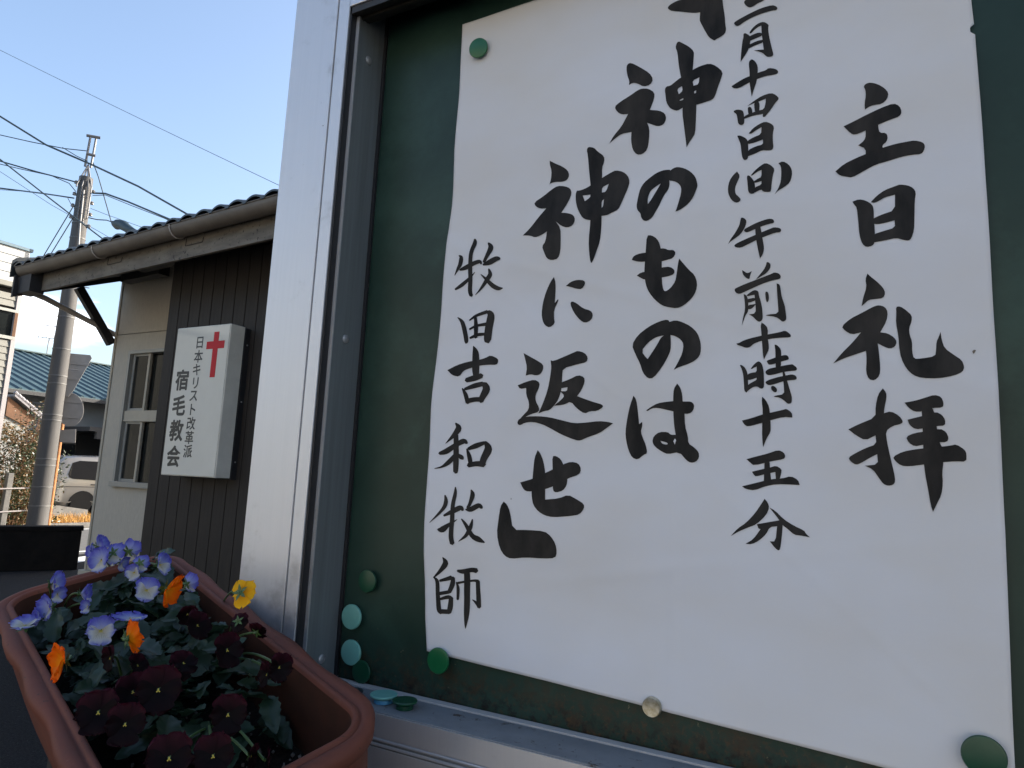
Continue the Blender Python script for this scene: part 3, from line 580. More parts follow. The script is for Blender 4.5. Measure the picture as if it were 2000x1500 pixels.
def ribbon(nums):
    pts = [(nums[i], nums[i + 1], nums[i + 2]) for i in range(0, len(nums), 3)]
    d = []
    for i in range(len(pts) - 1):
        p0 = pts[max(i - 1, 0)]; p1 = pts[i]; p2 = pts[i + 1]; p3 = pts[min(i + 2, len(pts) - 1)]
        for k in range(4):
            s = k / 4
            d.append(tuple(0.5 * ((2 * p1[j]) + (-p0[j] + p2[j]) * s + (2 * p0[j] - 5 * p1[j] + 4 * p2[j] - p3[j]) * s * s + (-p0[j] + 3 * p1[j] - 3 * p2[j] + p3[j]) * s ** 3) for j in range(3)))
    d.append(pts[-1]); lft, rgt = [], []
    for i, p in enumerate(d):
        a = d[max(i - 1, 0)]; b = d[min(i + 1, len(d) - 1)]; tx, ty = b[0] - a[0], b[1] - a[1]; l = math.hypot(tx, ty) or 1; tx /= l; ty /= l
        h = max(p[2], 1.5) / 2
        lft.append((p[0] - ty * h, p[1] + tx * h)); rgt.append((p[0] + ty * h, p[1] - tx * h))
        if i == 0: s0 = (p[0] - tx * h * 0.7, p[1] - ty * h * 0.7)
        if i == len(d) - 1: s1 = (p[0] + tx * h * 0.7, p[1] + ty * h * 0.7)
    return lft + [s1] + rgt[::-1] + [s0]
def inside(p, poly):
    c = False; n = len(poly)
    for i in range(n):
        a, b = poly[i], poly[i - 1]
        if (a[1] > p[1]) != (b[1] > p[1]) and p[0] < (b[0] - a[0]) * (p[1] - a[1]) / (b[1] - a[1]) + a[0]: c = not c
    return c
for key, ox, oy, s, polys in INK:
    faces2, holes = [], []
    for ps_ in polys:
        tk = ps_.split(); typ = "p"
        if tk[0] in "sh": typ = tk[0]; tk = tk[1:]
        nums = [float(v) for v in tk]
        if typ == "s": pl = ribbon(nums)
        else: pl = keep_sharp([(nums[i], nums[i + 1]) for i in range(0, len(nums), 2)])
        w3 = [P(ox + a / s, oy + b / s, y=-0.0065) for a, b in pl]
        (holes if typ == "h" else faces2).append([(q.x, q.z) for q in w3])
    V2, F2 = [], []
    for pl in faces2 + holes:
        b = len(V2); V2 += [Vector(q) for q in pl]; F2.append(list(range(b, b + len(pl))))
    nf = len(faces2)
    xs = [v.x for v in V2]; zs = [v.y for v in V2]; g = 0.011
    xx = min(xs)
    while xx < max(xs):
        zz = min(zs)
        while zz < max(zs):
            if any(inside((xx, zz), pl) for pl in faces2): V2.append(Vector((xx + 1e-4, zz)))
            zz += g
        xx += g
    rv, re_, rf, ov, oe, of = delaunay_2d_cdt(V2, [], F2, 0, 1e-6)
    tris = []
    for f in rf:
        c = (sum(rv[i].x for i in f) / 3, sum(rv[i].y for i in f) / 3)
        if any(inside(c, pl) for pl in faces2) and not any(inside(c, pl) for pl in holes): tris.append(tuple(f))
    used = sorted({i for f in tris for i in f}); mp_ = {a: b for b, a in enumerate(used)}
    off = 0.0006
    mesh("paper_fleck" if key in "lm" else "brush_character", [(rv[i].x, paper_y(rv[i].x, rv[i].y) - off, rv[i].y) for i in used], [tuple(mp_[i] for i in f) for f in tris], M["speck"] if key == "l" else M["ink"], pg, smooth=True)

# ================================================================== magnets
def magnet(q, dia, m, label, y=None, style="cap", name="magnet", rim=None, tilt=(0, 0)):
    p = P(*q, y=(-0.010 if y is None else y)); yb = y if y is not None else paper_y(p.x, p.z) - 0.0004
    r = dia / 2; h = 0.0085 * dia / 0.03
    Mx = Matrix.Rotation(R_(90 + tilt[0]), 3, "X") @ Matrix.Rotation(R_(tilt[1]), 3, "Y")
    e = thing(name, label, "magnet", (p.x, yb, p.z), "round magnets on the notice board")
    if style == "cap":
        MB().lathe([(r * 0.62, 0.0), (r * 0.66, h * 0.45)], (p.x, yb, p.z), Mx, 36).go("magnet_core", rim or m, e, smooth=True)
        MB().lathe([(r * 0.80, h * 0.4), (r * 0.97, h * 0.62), (r, h * 0.85), (r * 0.96, h), (r * 0.85, h * 1.05), (0, h * 1.05)], (p.x, yb, p.z), Mx, 40).go("magnet_cap", m, e, smooth=True)
    else:
        MB().lathe([(r, 0.0), (r, h * 0.8), (r * 0.93, h), (r * 0.86, h * 0.96), (0, h * 0.96)], (p.x, yb, p.z), Mx, 40).go("magnet_disc", m, e, smooth=True)
    return e
magnet((934, 94), 0.0245, M["mag_green"], "green dome magnet holding the upper left corner of the white sheet", tilt=(6, 8))
magnet((857, 1290), 0.0270, M["mag_green"], "green round magnet holding the lower left corner of the white sheet", rim=M["mag_blue"])
magnet((1921, 1475), 0.0290, M["mag_dark"], "large dark green magnet at the lower right corner of the white sheet", rim=M["mag_mint"])
magnet((1272, 1382), 0.0172, M["mag_metal"], "small bare nickel disc magnet on the lower edge of the white sheet", style="disc")
magnet((724, 1134), 0.0255, M["mag_dark"], "dark green magnet on the green panel, topmost of the spare column", y=-0.0004)
magnet((694, 1203), 0.0285, M["mag_mint"], "faded mint magnet on the green panel, the upper of the two mint ones", y=-0.0004)
magnet((693, 1272), 0.0285, M["mag_mint"], "faded mint magnet on the green panel touching a dark green magnet below it", y=-0.0004)
magnet((712, 1310), 0.0255, M["mag_dark"], "dark green magnet on the green panel just above the ledge", y=-0.0004)
def lying(q, dia, m, m2, label, h, name="magnet", flip=False):
    p = P(*q, z=1.3645 + h); r = dia / 2; z0 = 1.3642
    e = thing(name, label, "magnet", (p.x, p.y, z0), "round magnets on the notice board")
    a, b = (r * 0.68, r)
    MB().lathe([(a, 0), (a, h * 0.5)], (p.x, p.y, z0), None, 36).go("magnet_core", m2, e, smooth=True)
    MB().lathe([(a, h * 0.45), (b * 0.98, h * 0.75), (b, h * 0.9), (b * 0.96, h), (0, h)], (p.x, p.y, z0), None, 40).go("magnet_cap", m, e, smooth=True)
lying((750, 1354), 0.0290, M["mag_mint"], M["mag_blue"], "mint and pale blue magnet lying loose on the aluminium ledge", 0.0085)
lying((791, 1366), 0.0260, M["mag_dark"], M["mag_dark"], "dark green magnet lying on the ledge right of the mint one", 0.0085)
lying((688, 1348), 0.0240, M["mag_black"], M["mag_black"], "black metal disc magnet lying on the ledge next to the planter", 0.0050)
lying((655, 1334), 0.0280, M["mag_dark"], M["mag_dark"], "dark green magnet lying in the ledge corner at the jamb", 0.0070)
# ================================================================== planter
PS = 0.82
a_, b_, c_ = 1.285, 0.162, -0.248
PM = Matrix.Rotation(a_, 3, "Z") @ Matrix.Rotation(b_, 3, "X") @ Matrix.Rotation(c_, 3, "Y")
NR = CAM + (Vector((-0.450, -0.078, 1.357)) - CAM) * PS      # inner corner nearest the lens
PL, PW = 0.60 * PS, 0.204 * PS
PC = NR + PM @ Vector((-PW / 2, PL / 2, 0)); PMat = Matrix.Translation(PC) @ PM.to_4x4()
def onp(px, py, h=0.0):
    """sight line -> plane h above the rim, in planter coordinates"""
    d = ray(px, py); nrm = PM @ Vector((0, 0, 1)); o = PC + nrm * h
    tt = (o - CAM).dot(nrm) / d.dot(nrm); return PM.transposed() @ (CAM + d * tt - PC)
pl = thing("flower_planter", "terracotta coloured plastic trough planter with a wavy rolled rim full of pansies", "planter", PC, rot=PM)
def rrect(ox, z, rad, taper=0.0, wave=0.0, n=12, m=26):
    hx, hy = PW / 2 + ox - taper, PL / 2 + ox - taper; r = max(0.012, rad + ox); pts = []
    cs = [(hx - r, hy - r, 0), (-hx + r, hy - r, 90), (-hx + r, -hy + r, 180), (hx - r, -hy + r, 270)]
    for k, (cx, cy, a0) in enumerate(cs):
        for i in range(n + 1):
            a = R_(a0 + 90 * i / n); pts.append(Vector((cx + r * math.cos(a), cy + r * math.sin(a), z)))
        nx = cs[(k + 1) % 4]; a = R_(a0 + 90)
        s = Vector((cx + r * math.cos(a), cy + r * math.sin(a), z)); e = Vector((nx[0] + r * math.cos(a), nx[1] + r * math.sin(a), z))
        for i in range(1, m): pts.append(s.lerp(e, i / m))
    if wave:
        for p in pts:
            w_ = wave * (0.5 + 0.5 * math.sin((p.y + p.x * 1.0) * 2 * math.pi / 0.115 + 0.6)); l = Vector((p.x, p.y, 0)).normalized()
            if abs(p.x) > hx - 0.02: p.x += math.copysign(w_, p.x)
            else: p.y += math.copysign(w_ * 0.6, p.y)
    return pts
def loft(rings, name, m, close_in=True):
    n = len(rings[0]); vs = [p for g in rings for p in g]; fs = []
    for i in range(len(rings) - 1):
        for k in range(n): fs.append((i * n + k, i * n + (k + 1) % n, (i + 1) * n + (k + 1) % n, (i + 1) * n + k))
    o = mesh(name, vs, fs, m, pl, smooth=True, local=True)
    return o
RD = 0.030
loft([rrect(-0.001, -0.004, RD), rrect(-0.004, -0.03, RD), rrect(-0.010, -0.10, RD), rrect(-0.018, -0.155, RD), rrect(-0.012, -0.160, RD), rrect(-0.006, -0.155, RD),
      rrect(0.0, -0.12, RD), rrect(0.010, -0.05, RD), rrect(0.012, -0.012, RD)], "body", M["terra"])
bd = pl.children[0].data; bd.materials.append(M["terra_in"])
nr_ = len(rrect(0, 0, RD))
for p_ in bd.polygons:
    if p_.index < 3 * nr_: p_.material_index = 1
loft([rrect(-0.001, -0.004, RD), rrect(0.0, -0.0010, RD), rrect(0.0012, 0.0004, RD), rrect(0.0035, 0.0008, RD), rrect(0.0050, 0.0, RD), rrect(0.0060, -0.0018, RD), rrect(0.0070, -0.0020, RD), rrect(0.0080, -0.0006, RD, wave=0.0004),
      rrect(0.0115, 0.0006, RD, wave=0.001), rrect(0.0150, 0.0, RD, wave=0.0025), rrect(0.0170, -0.002, RD, wave=0.0038), rrect(0.0180, -0.0055, RD, wave=0.0042), rrect(0.0172, -0.013, RD, wave=0.0042), rrect(0.0162, -0.0145, RD, wave=0.004), rrect(0.012, -0.013, RD)], "rim", M["terra"])
# soil
vs, fs = [], []
nx_, ny_ = 26, 70
for j in range(ny_ + 1):
    for i in range(nx_ + 1):
        x = (i / nx_ - 0.5) * (PW - 0.018); y = (j / ny_ - 0.5) * (PL - 0.018)
        vs.append((x, y, -0.075 + 0.004 * noise.noise(Vector((x * 60, y * 60, 0))) + 0.003 * noise.noise(Vector((x * 160, y * 160, 4)))))
for j in range(ny_):
    for i in range(nx_):
        a = j * (nx_ + 1) + i; fs.append((a, a + 1, a + nx_ + 2, a + nx_ + 1))
o = mesh("soil", vs, fs, M["soil"], pl, smooth=True, local=True)
g = MB()
for k in range(260):
    x = random.uniform(-PW / 2 + 0.014, PW / 2 - 0.014); y = -PL / 2 + 0.015 + abs(random.gauss(0, 0.10)); r = random.uniform(0.0005, 0.0014)
    if y > PL / 2 - 0.02: continue
    Mx = Matrix.Translation((x, y, -0.071)) @ Euler((random.random() * 3, random.random() * 3, random.random() * 3)).to_matrix().to_4x4()
    g.box(-r, r, -r * 0.8, r, -r, r * 0.7, Mx)
gr = g.go("grit", M["grit"]); gr.parent = pl; gr["kind"] = "stuff"
# a stand of dark steel that carries the planter at its slant (all below the picture)
st = thing("planter_stand", "dark steel stand under the terracotta planter in front of the notice board", "plant stand", (PC.x, PC.y, 0))
zt = -0.158
cor = [PMat @ Vector((sx * 0.055, sy * 0.19, zt)) for sx in (-1, 1) for sy in (-1, 1)]
for c in cor: bar("leg", (c.x, c.y, 0), (c.x, c.y, c.z), 0.018, 0.018, M["darkwood"], st, up=Vector((0, 1, 0)))
for i, j in ((0, 1), (2, 3), (0, 2), (1, 3)): bar("rail", cor[i] - Vector((0, 0, 0.008)), cor[j] - Vector((0, 0, 0.008)), 0.015, 0.015, M["darkwood"], st)
# ---------------------------------------------------------------- pansies
def petal_mesh(name, m, ln, wd, cup=0.25, ruf=0.06, back=0.0, seed=0, notch=0.0):
    """petal lying along +y from the throat at the origin, face up (+z)"""
    rnd = random.Random(seed); nu, nv = 12, 14; vs, fs, uv = [], [], []
    ph = rnd.random() * 6
    for i in range(nu + 1):
        u = i / nu
        half = wd * (0.10 + 0.90 * math.sin(math.pi * min(1, u * 0.62 + 0.02)) ** 0.9) * (1.0 if u < 0.72 else math.sqrt(max(0.0, 1 - ((u - 0.72) / 0.29) ** 2)) * 1.0)
        for j in range(nv + 1):
            v = j / nv * 2 - 1
            rr = 1 + ruf * u * math.sin(v * 6 + ph) + ruf * 0.6 * math.sin(v * 13 + ph * 2) * u
            y = ln * u * rr * (1 - 0.10 * v * v * u) - notch * ln * max(0, u - 0.8) * 5 * (1 - abs(v)) ** 2
            x = half * v * 0.5
            z = cup * ln * (v * v * 0.22 * u - 0.30 * u * u * back) + ruf * ln * 0.9 * u * u * math.sin(v * 5.2 + ph + u * 2) + 0.018 * ln * u * math.sin(v * 23 + ph) + 0.25 * ruf * ln * u ** 3 * math.sin(v * 15 + ph * 3)
            vs.append((x, y, z)); uv.append((u, j / nv))
    for i in range(nu):
        for j in range(nv):
            a = i * (nv + 1) + j; fs.append((a, a + 1, a + nv + 2, a + nv + 1))
    me = bpy.data.meshes.new(name); me.from_pydata(vs, [], fs); me.materials.append(m)
    me.polygons.foreach_set("use_smooth", [True] * len(me.polygons))
    l = me.uv_layers.new(name="UVMap")
    for lp in me.loops: l.data[lp.index].uv = uv[lp.vertex_index]
    return me
PET = {}
def petset(kind, up, side, low, ruf):
    PET[kind] = dict(up=[petal_mesh("petal", up, 1.0, 1.05, 0.3, ruf, 0.6, 1 + s) for s in range(3)],
                     side=[petal_mesh("petal", side, 0.88, 0.92, 0.3, ruf, 0.3, 11 + s) for s in range(3)],
                     low=[petal_mesh("petal", low, 1.0, 1.35, 0.35, ruf, 0.5, 21 + s, notch=0.10) for s in range(3)])
petset("blue", M["p_blue"], M["p_blue"], M["p_white"], 0.07)
petset("pale", M["p_blue"], M["p_white"], M["p_white"], 0.07)
petset("orange", M["p_orange"], M["p_orange"], M["p_orange"], 0.09)
petset("yellow", M["p_yellow"], M["p_yellow"], M["p_yellow"], 0.07)
petset("dark", M["p_dark_up"], M["p_dark"], M["p_dark"], 0.05)
def sub(me, parent, loc, rot, sc):
    o = bpy.data.objects.new(me.name, me); SC.collection.objects.link(o); o.parent = parent; o.location = loc; o.rotation_euler = rot; o.scale = (sc, sc, sc); return o
def calyx_mesh(m, col, sepals=True):
    b = MB().lathe([(0.10, -0.16), (0.16, -0.08), (0.12, 0.0), (0.0, 0.02)], (0, 0, 0), None, 10)
    for k in range(5):
        a = k * 2 * math.pi / 5; q = Vector((math.cos(a), math.sin(a), 0)); s = Vector((-q.y, q.x, 0))
        b.add([q * 0.12 + s * 0.09 + Vector((0, 0, -0.1)), q * 0.12 - s * 0.09 + Vector((0, 0, -0.1)), q * 0.62 + Vector((0, 0, -0.17)), q * 0.30 + s * 0.12 + Vector((0, 0, -0.15)), q * 0.30 - s * 0.12 + Vector((0, 0, -0.15))], [(0, 3, 4, 1), (3, 2, 4)])
    bm = b.go("flower_head", M["stem"]); me = bm.data; bpy.data.objects.remove(bm); return me
CAL = calyx_mesh(M["stem"], None)
def throat_mesh():
    b = MB()
    for sx in (-1, 1): b.add([(0, -0.02, 0.02), (sx * 0.10, -0.10, 0.045), (sx * 0.055, -0.15, 0.05), (0, -0.07, 0.04)], [(0, 1, 2, 3)])
    b.add([(-0.035, -0.03, 0.03), (0.035, -0.03, 0.03), (0.02, 0.05, 0.05), (-0.02, 0.05, 0.05)], [(0, 1, 2, 3)])
    o = b.go("throat", M["p_throat"]); me = o.data; bpy.data.objects.remove(o); return me
THR = throat_mesh()
PLI = PM.transposed()
def towards(yaw, pitch, roll, base=None):
    """orientation of a flower (face +z, top +y) relative to the direction to the lens"""
    f = (CAM - PC).normalized(); r = Vector((0, 0, 1)).cross(f).normalized(); u = f.cross(r)
    B = Matrix((r, u, f)).transposed()                    # columns right, up, towards viewer
    return PLI @ B @ Matrix.Rotation(R_(yaw), 3, "Y") @ Matrix.Rotation(R_(pitch), 3, "X") @ Matrix.Rotation(R_(roll), 3, "Z")
plants = {}
def plant(key, q, label):
    c = onp(*q, -0.07); e = thing("pansy_plant", label, "pansy", PMat @ c, rot=PM, group="pansies growing in the planter"); e["c"] = 0; del e["c"]
    plants[key] = (e, c); return e
def flower(key, kind, q, d, h, yaw, pitch, roll=0, fold=0.0, k=None):
    e, c = plants[key]; p = onp(*q, h)
    dist = (PMat @ p - CAM).length; r = d * dist / 1324.0 * 0.50 * (0.80 if kind == "dark" else 0.84 if kind in ("blue", "pale") else 0.92)
    rnd = random.Random(int(q[0] * 7 + q[1])); B = towards(yaw, pitch, roll)
    o = bpy.data.objects.new("flower_head", CAL); SC.collection.objects.link(o); o.parent = e
    o.matrix_basis = Matrix.Translation(p - c) @ B.to_4x4() @ Matrix.Scale(r, 4)
    S = PET[kind]
    J = lambda a: R_(rnd.uniform(-a, a))
    for sx in (-1, 1):
        sub(S["up"][rnd.randrange(3)], o, (sx * 0.05, 0.02, -0.02 - 0.015 * sx), Euler((R_(8 + fold * 40) + J(6), J(5), R_(-sx * 27) + J(5))), 1.0)
        sub(S["side"][rnd.randrange(3)], o, (sx * 0.05, 0.0, 0.012), Euler((R_(10 + fold * 55) + J(7), J(6), R_(-sx * (93 + rnd.uniform(-6, 6))))), 1.0)
    sub(S["low"][rnd.randrange(3)], o, (0, -0.03, 0.022), Euler((R_(10 + fold * 45) + J(5), J(4), R_(180) + J(6))), 1.0)
    t_ = sub(THR, o, (0, 0.02, 0.03), (0, 0, 0), 0.8)
    # stem: from the soil, hooked behind the head
    bk = B @ Vector((0, 0, -1)); p0 = c + Vector((rnd.uniform(-0.012, 0.012), rnd.uniform(-0.012, 0.012), 0)); p3 = p + bk * r * 0.14
    p1 = p0.lerp(p3, 0.45) + Vector((0, 0, 0.02)); p2 = p3 + bk * r * 0.5 + Vector((0, 0, 0.004))
    pts = [((1 - s) ** 3) * p0 + 3 * s * (1 - s) ** 2 * p1 + 3 * s * s * (1 - s) * p2 + s ** 3 * p3 for s in [i / 10 for i in range(11)]]
    sb = MB().tube([v - c for v in pts], 0.0011, 6).go("stem", M["stem"], None, smooth=True); sb.parent = e
def leaf_mesh(ln, wd, seed):
    rnd = random.Random(seed); nu, nv = 12, 6; vs, fs = [], []; cv = rnd.uniform(0.15, 0.5); tw = rnd.uniform(-0.3, 0.3)
    for i in range(nu + 1):
        u = i / nu; half = wd * 0.5 * (math.sin(math.pi * min(1, u ** 0.8 * 0.97 + 0.03)) ** 0.75); half *= 1 + 0.10 * (1 if i % 2 else -1) * (0 if i in (0, nu) else 1)
        for j in range(nv + 1):
            v = j / nv * 2 - 1; x = half * v
            z = -cv * ln * u * u * 0.6 + 0.35 * abs(x) + tw * x * u + 0.0012 * math.sin(u * 17 + abs(v) * 3) * abs(v)
            vs.append((x, ln * u, z))
    for i in range(nu):
        for j in range(nv):
            a = i * (nv + 1) + j; fs.append((a, a + 1, a + nv + 2, a + nv + 1))
    me = bpy.data.meshes.new("leaf"); me.from_pydata(vs, [], fs); me.materials.append(M["leaf"]); me.polygons.foreach_set("use_smooth", [True] * len(me.polygons)); return me
LV = [leaf_mesh(0.034 + 0.004 * (k % 4), 0.017 + 0.0022 * (k % 5), 50 + k) for k in range(9)]
def leaves(key, n, rad, zlo, zhi, seed, squash=1.0):
    e, c = plants[key]; rnd = random.Random(seed)
    for k in range(n):
        for _ in range(20):
            a = rnd.random() * 6.283; rr = rad * math.sqrt(rnd.random()); x, y = c.x + rr * math.cos(a) * 0.62, c.y + rr * math.sin(a) * squash
            if abs(x) < PW / 2 - 0.018 and abs(y) < PL / 2 - 0.01: break
        else: continue
        hz = zlo + (zhi - zlo) * rnd.random() * (1 - 0.45 * (rr / rad)); d = Vector((x - c.x, y - c.y, 0))
        az = math.atan2(d.y, d.x) - math.pi / 2 + rnd.uniform(-1.1, 1.1)
        tx, ty = x - math.sin(az) * 0.036, y + math.cos(az) * 0.036
        if hz < 0.012 and (abs(tx) > PW / 2 - 0.004 or abs(ty) > PL / 2 - 0.004): az += math.pi
        lf = bpy.data.objects.new("leaf", LV[rnd.randrange(len(LV))]); SC.collection.objects.link(lf); lf.parent = e
        lf.rotation_euler = Euler((R_(rnd.uniform(-10, 50)), R_(rnd.uniform(-30, 30)), az), "XYZ"); s = rnd.uniform(0.5, 1.08); lf.scale = (s, s, s)
        lf.location = Vector((x, y, hz)) - c
plant("b1", (235, 1135), "blue viola at the far end of the planter, the tallest clump, beside the beige wall")
plant("b2", (105, 1215), "blue viola leaning over the left rim of the planter")
plant("o1", (300, 1220), "viola with orange and pale blue flowers in the middle of the planter")
plant("o2", (150, 1320), "orange viola against the left rim below the pale viola")
plant("y1", (420, 1215), "yellow viola whose single flower stands against the aluminium post")
plant("m1", (430, 1290), "dark maroon pansy along the right rim near the post")
plant("m2", (250, 1400), "dark maroon pansy by the left rim in the lower left corner of the picture")
plant("m3", (420, 1420), "dark maroon pansy nearest the camera beside the bare soil")
F = flower
F("b1", "blue", (192, 1066), 44, 0.050, 50, -30, 10, 0.9); F("b1", "blue", (198, 1094), 52, 0.040, -35, 5, 8, 0.2); F("b1", "blue", (222, 1080), 44, 0.045, 150, 10, 0, 0.15)
F("b1", "blue", (252, 1076), 48, 0.045, 140, -30, 20, 0.7); F("b1", "blue", (274, 1100), 38, 0.035, 165, 10, 0, 0.4); F("b1", "pale", (312, 1103), 50, 0.033, 55, -5, -20, 0.5)
F("b1", "pale", (286, 1153), 52, 0.030, 8, -12, -10, 0.25)
F("b2", "blue", (104, 1138), 46, 0.035, 60, 0, 15, 0.6); F("b2", "blue", (98, 1186), 52, 0.030, -50, 15, 25, 0.5); F("b2", "blue", (158, 1160), 46, 0.025, 80, 0, 10, 0.8)
F("b2", "pale", (50, 1222), 56, 0.020, -20, -55, 10, 0.2); F("b2", "blue", (80, 1205), 40, 0.022, -70, 10, 30, 0.5)
F("o1", "pale", (197, 1232), 56, 0.028, 5, -5, 6, 0.1); F("o1", "blue", (254, 1208), 66, 0.036, 15, -70, 20, 0.0); F("o1", "orange", (326, 1152), 64, 0.038, 62, 20, -45, 0.4)
F("o1", "blue", (366, 1140), 46, 0.034, 130, -15, 20, 0.5); F("o1", "orange", (251, 1248), 62, 0.032, 115, -15, 12, 0.4)
F("b1", "blue", (183, 1078), 34, 0.042, -60, 0, 20, 0.6); F("b1", "blue", (237, 1098), 34, 0.034, 60, 30, 0, 0.5); F("b1", "pale", (262, 1118), 36, 0.026, -30, 10, 20, 0.3); F("b2", "blue", (112, 1160), 34, 0.026, 40, 20, 0, 0.4); F("b2", "blue", (172, 1184), 30, 0.016, -40, 10, 0, 0.5)
F("o2", "orange", (124, 1292), 64, 0.026, -68, 10, -30, 0.35)
F("y1", "yellow", (471, 1158), 56, 0.060, 140, 12, 0, 0.25)
for q, d, h, ya, pi_, ro, ky in (((192, 1392), 88, 0.028, -5, -10, 5, "m2"), ((244, 1415), 82, 0.024, 5, -8, -4, "m2"), ((259, 1352), 76, 0.022, 10, -15, 12, "m2"), ((309, 1348), 98, 0.034, 2, -10, 0, "m2"),
        ((358, 1296), 62, 0.030, 30, -40, 10, "m2"), ((216, 1285), 52, 0.022, -60, 10, 0, "m2"), ((330, 1482), 98, 0.030, 0, -15, 3, "m3"), ((445, 1396), 84, 0.034, 3, -5, -3, "m3"), ((416, 1477), 88, 0.022, -5, -10, 6, "m3"),
        ((490, 1476), 50, 0.016, 60, 10, 0, "m3"), ((520, 1484), 46, 0.014, 80, 0, 10, "m3"), ((443, 1270), 76, 0.034, 25, -5, 8, "m1"), ((385, 1222), 68, 0.028, 35, -20, -10, "m1"), ((366, 1199), 46, 0.026, 10, 30, 0, "m1"),
        ((545, 1303), 64, 0.030, 18, 5, -12, "m1"), ((522, 1317), 58, 0.022, -70, 0, 5, "m1"), ((502, 1234), 46, 0.034, 130, -40, 0, "m1"), ((466, 1214), 44, 0.032, 150, 20, 0, "m1"), ((352, 1306), 56, 0.018, 10, -20, 0, "m1"), ((268, 1300), 50, 0.016, 40, -20, 0, "m2")):
    F(ky, "dark", q, d, h, ya, pi_, ro, 0.12)
leaves("b1", 95, 0.075, -0.045, 0.036, 3); leaves("b2", 70, 0.065, -0.055, 0.012, 4); leaves("o1", 110, 0.085, -0.055, 0.024, 5); leaves("o2", 46, 0.06, -0.055, 0.008, 6)
leaves("y1", 40, 0.06, -0.045, 0.028, 7); leaves("m1", 100, 0.085, -0.055, 0.024, 8, 0.9); leaves("m2", 100, 0.08, -0.055, 0.016, 9); leaves("m3", 110, 0.095, -0.055, 0.018, 10)
# ================================================================== church building
ch = thing("church_building", "single storey church hall with beige siding, dark cladding and a dark tiled roof", "building", (-6.0, 5.0, 0))
Z0 = 0.30; XL = -7.94; XD = -6.075; YD = 3.51; YB = 4.15
EA = Vector((-8.15, 3.07, 3.60)) + Vector((4.27, -0.32, 0)).normalized() * 0.13; EDIR = Vector((4.27, -0.32, 0)).normalized(); EN = Vector((-EDIR.y, EDIR.x, 0))   # eave line and its inward normal
SL = 0.44
def ev(s, n, z): return EA + EDIR * s + EN * n + Vector((0, 0, z))
EM = Matrix.Translation(EA) @ Matrix((EDIR, EN, Vector((0, 0, 1)))).transposed().to_4x4()
box("foundation", XL + 0.03, 10, YB + 0.03, 12.0, 0, Z0 + 0.10, M["concrete"], ch)
box("foundation", XD + 0.03, 10, YD + 0.03, YB + 0.02, 0, 0.30, M["concrete"], ch)
box("foundation_ledge", XL - 0.06, XD, YB - 0.04, YB + 0.029, 0.33, 0.385, M["beige_trim"], ch, bevel=0.004)
# beige wall with its window opening
wx0, wz0, wz1 = P(255, 688, y=YB).x, 1.37, 2.90
WX1 = -6.30
jz = 3.11
box("wall", XL + 0.04, wx0, YB, YB + 0.12, 0.39, jz - 0.004, M["beige"], ch)
box("wall", WX1 + 0.02, 10, YB, YB + 0.12, 0.39, jz - 0.004, M["beige"], ch)
box("wall", wx0, WX1 + 0.02, YB, YB + 0.12, 0.39, wz0, M["beige"], ch)
box("wall", wx0, WX1 + 0.02, YB, YB + 0.12, wz1, jz - 0.004, M["beige"], ch)
box("wall", XL + 0.04, 10, YB, YB + 0.12, jz + 0.004, 3.95, M["beige"], ch)
box("joint", XL + 0.05, XD, YB + 0.02, YB + 0.10, jz - 0.0035, jz + 0.0035, M["gap"], ch)
box("corner_trim", XL, XL + 0.035, YB - 0.012, YB + 0.13, 0.39, 3.95, M["beige_trim"], ch, bevel=0.003)
box("gable_wall", XL + 0.005, XL + 0.11, YB + 0.132, 12.0, 0.39, 4.0, M["beige"], ch)
MB().prism([(YB + 0.132, 4.0), (12.0, 4.0), (8.0, 5.75)], 0, XL + 0.006, XL + 0.1).go("gable_wall", M["beige"], ch)
box("back_wall", XL + 0.12, 10, 11.9, 12.0, 0.4, 4.0, M["beige"], ch)
box("side_wall", 9.9, 10, 3.9, 11.88, 0.4, 4.6, M["beige"], ch)
# window: outer frame, transom, two sliding sashes above and below
wn = box("window", wx0 + 0.005, wx0 + 0.045, YB - 0.03, YB + 0.10, wz0, wz1, M["winframe"], ch, bevel=0.004)
def wpart(n, *a, m="winframe", bv=0.003): 
    o = box(n, *a, M[m], None, bevel=bv); o.parent = wn; o.matrix_parent_inverse = mw(wn).inverted(); return o
wpart("frame", wx0 + 0.045, WX1, YB - 0.03, YB + 0.10, wz1 - 0.04, wz1)
wpart("sill", wx0 - 0.01, WX1, YB - 0.055, YB + 0.10, wz0 - 0.03, wz0 + 0.03)
tz0, tz1 = 2.075, 2.20
wpart("transom", wx0 + 0.045, WX1, YB - 0.012, YB + 0.08, tz0, tz1, m="beige_trim")
wpart("frame", WX1, WX1 + 0.03, YB - 0.03, YB + 0.10, wz0, wz1)
for za, zb_ in ((wz0 + 0.03, tz0), (tz1, wz1 - 0.04)):
    xm = wx0 + 0.33
    wpart("stile", wx0 + 0.048, wx0 + 0.085, YB + 0.012, YB + 0.045, za, zb_); wpart("stile", xm, xm + 0.035, YB + 0.008, YB + 0.040, za, zb_, m="beige_trim")
    wpart("rail", wx0 + 0.086, xm - 0.001, YB + 0.014, YB + 0.043, za, za + 0.03); wpart("rail", wx0 + 0.086, xm - 0.001, YB + 0.014, YB + 0.043, zb_ - 0.025, zb_)
    wpart("pane", wx0 + 0.086, xm - 0.001, YB + 0.026, YB + 0.030, za + 0.031, zb_ - 0.026, m="glass", bv=0)
    wpart("pane", xm + 0.036, WX1 - 0.001, YB + 0.052, YB + 0.056, za + 0.002, zb_ - 0.002, m="glass", bv=0)
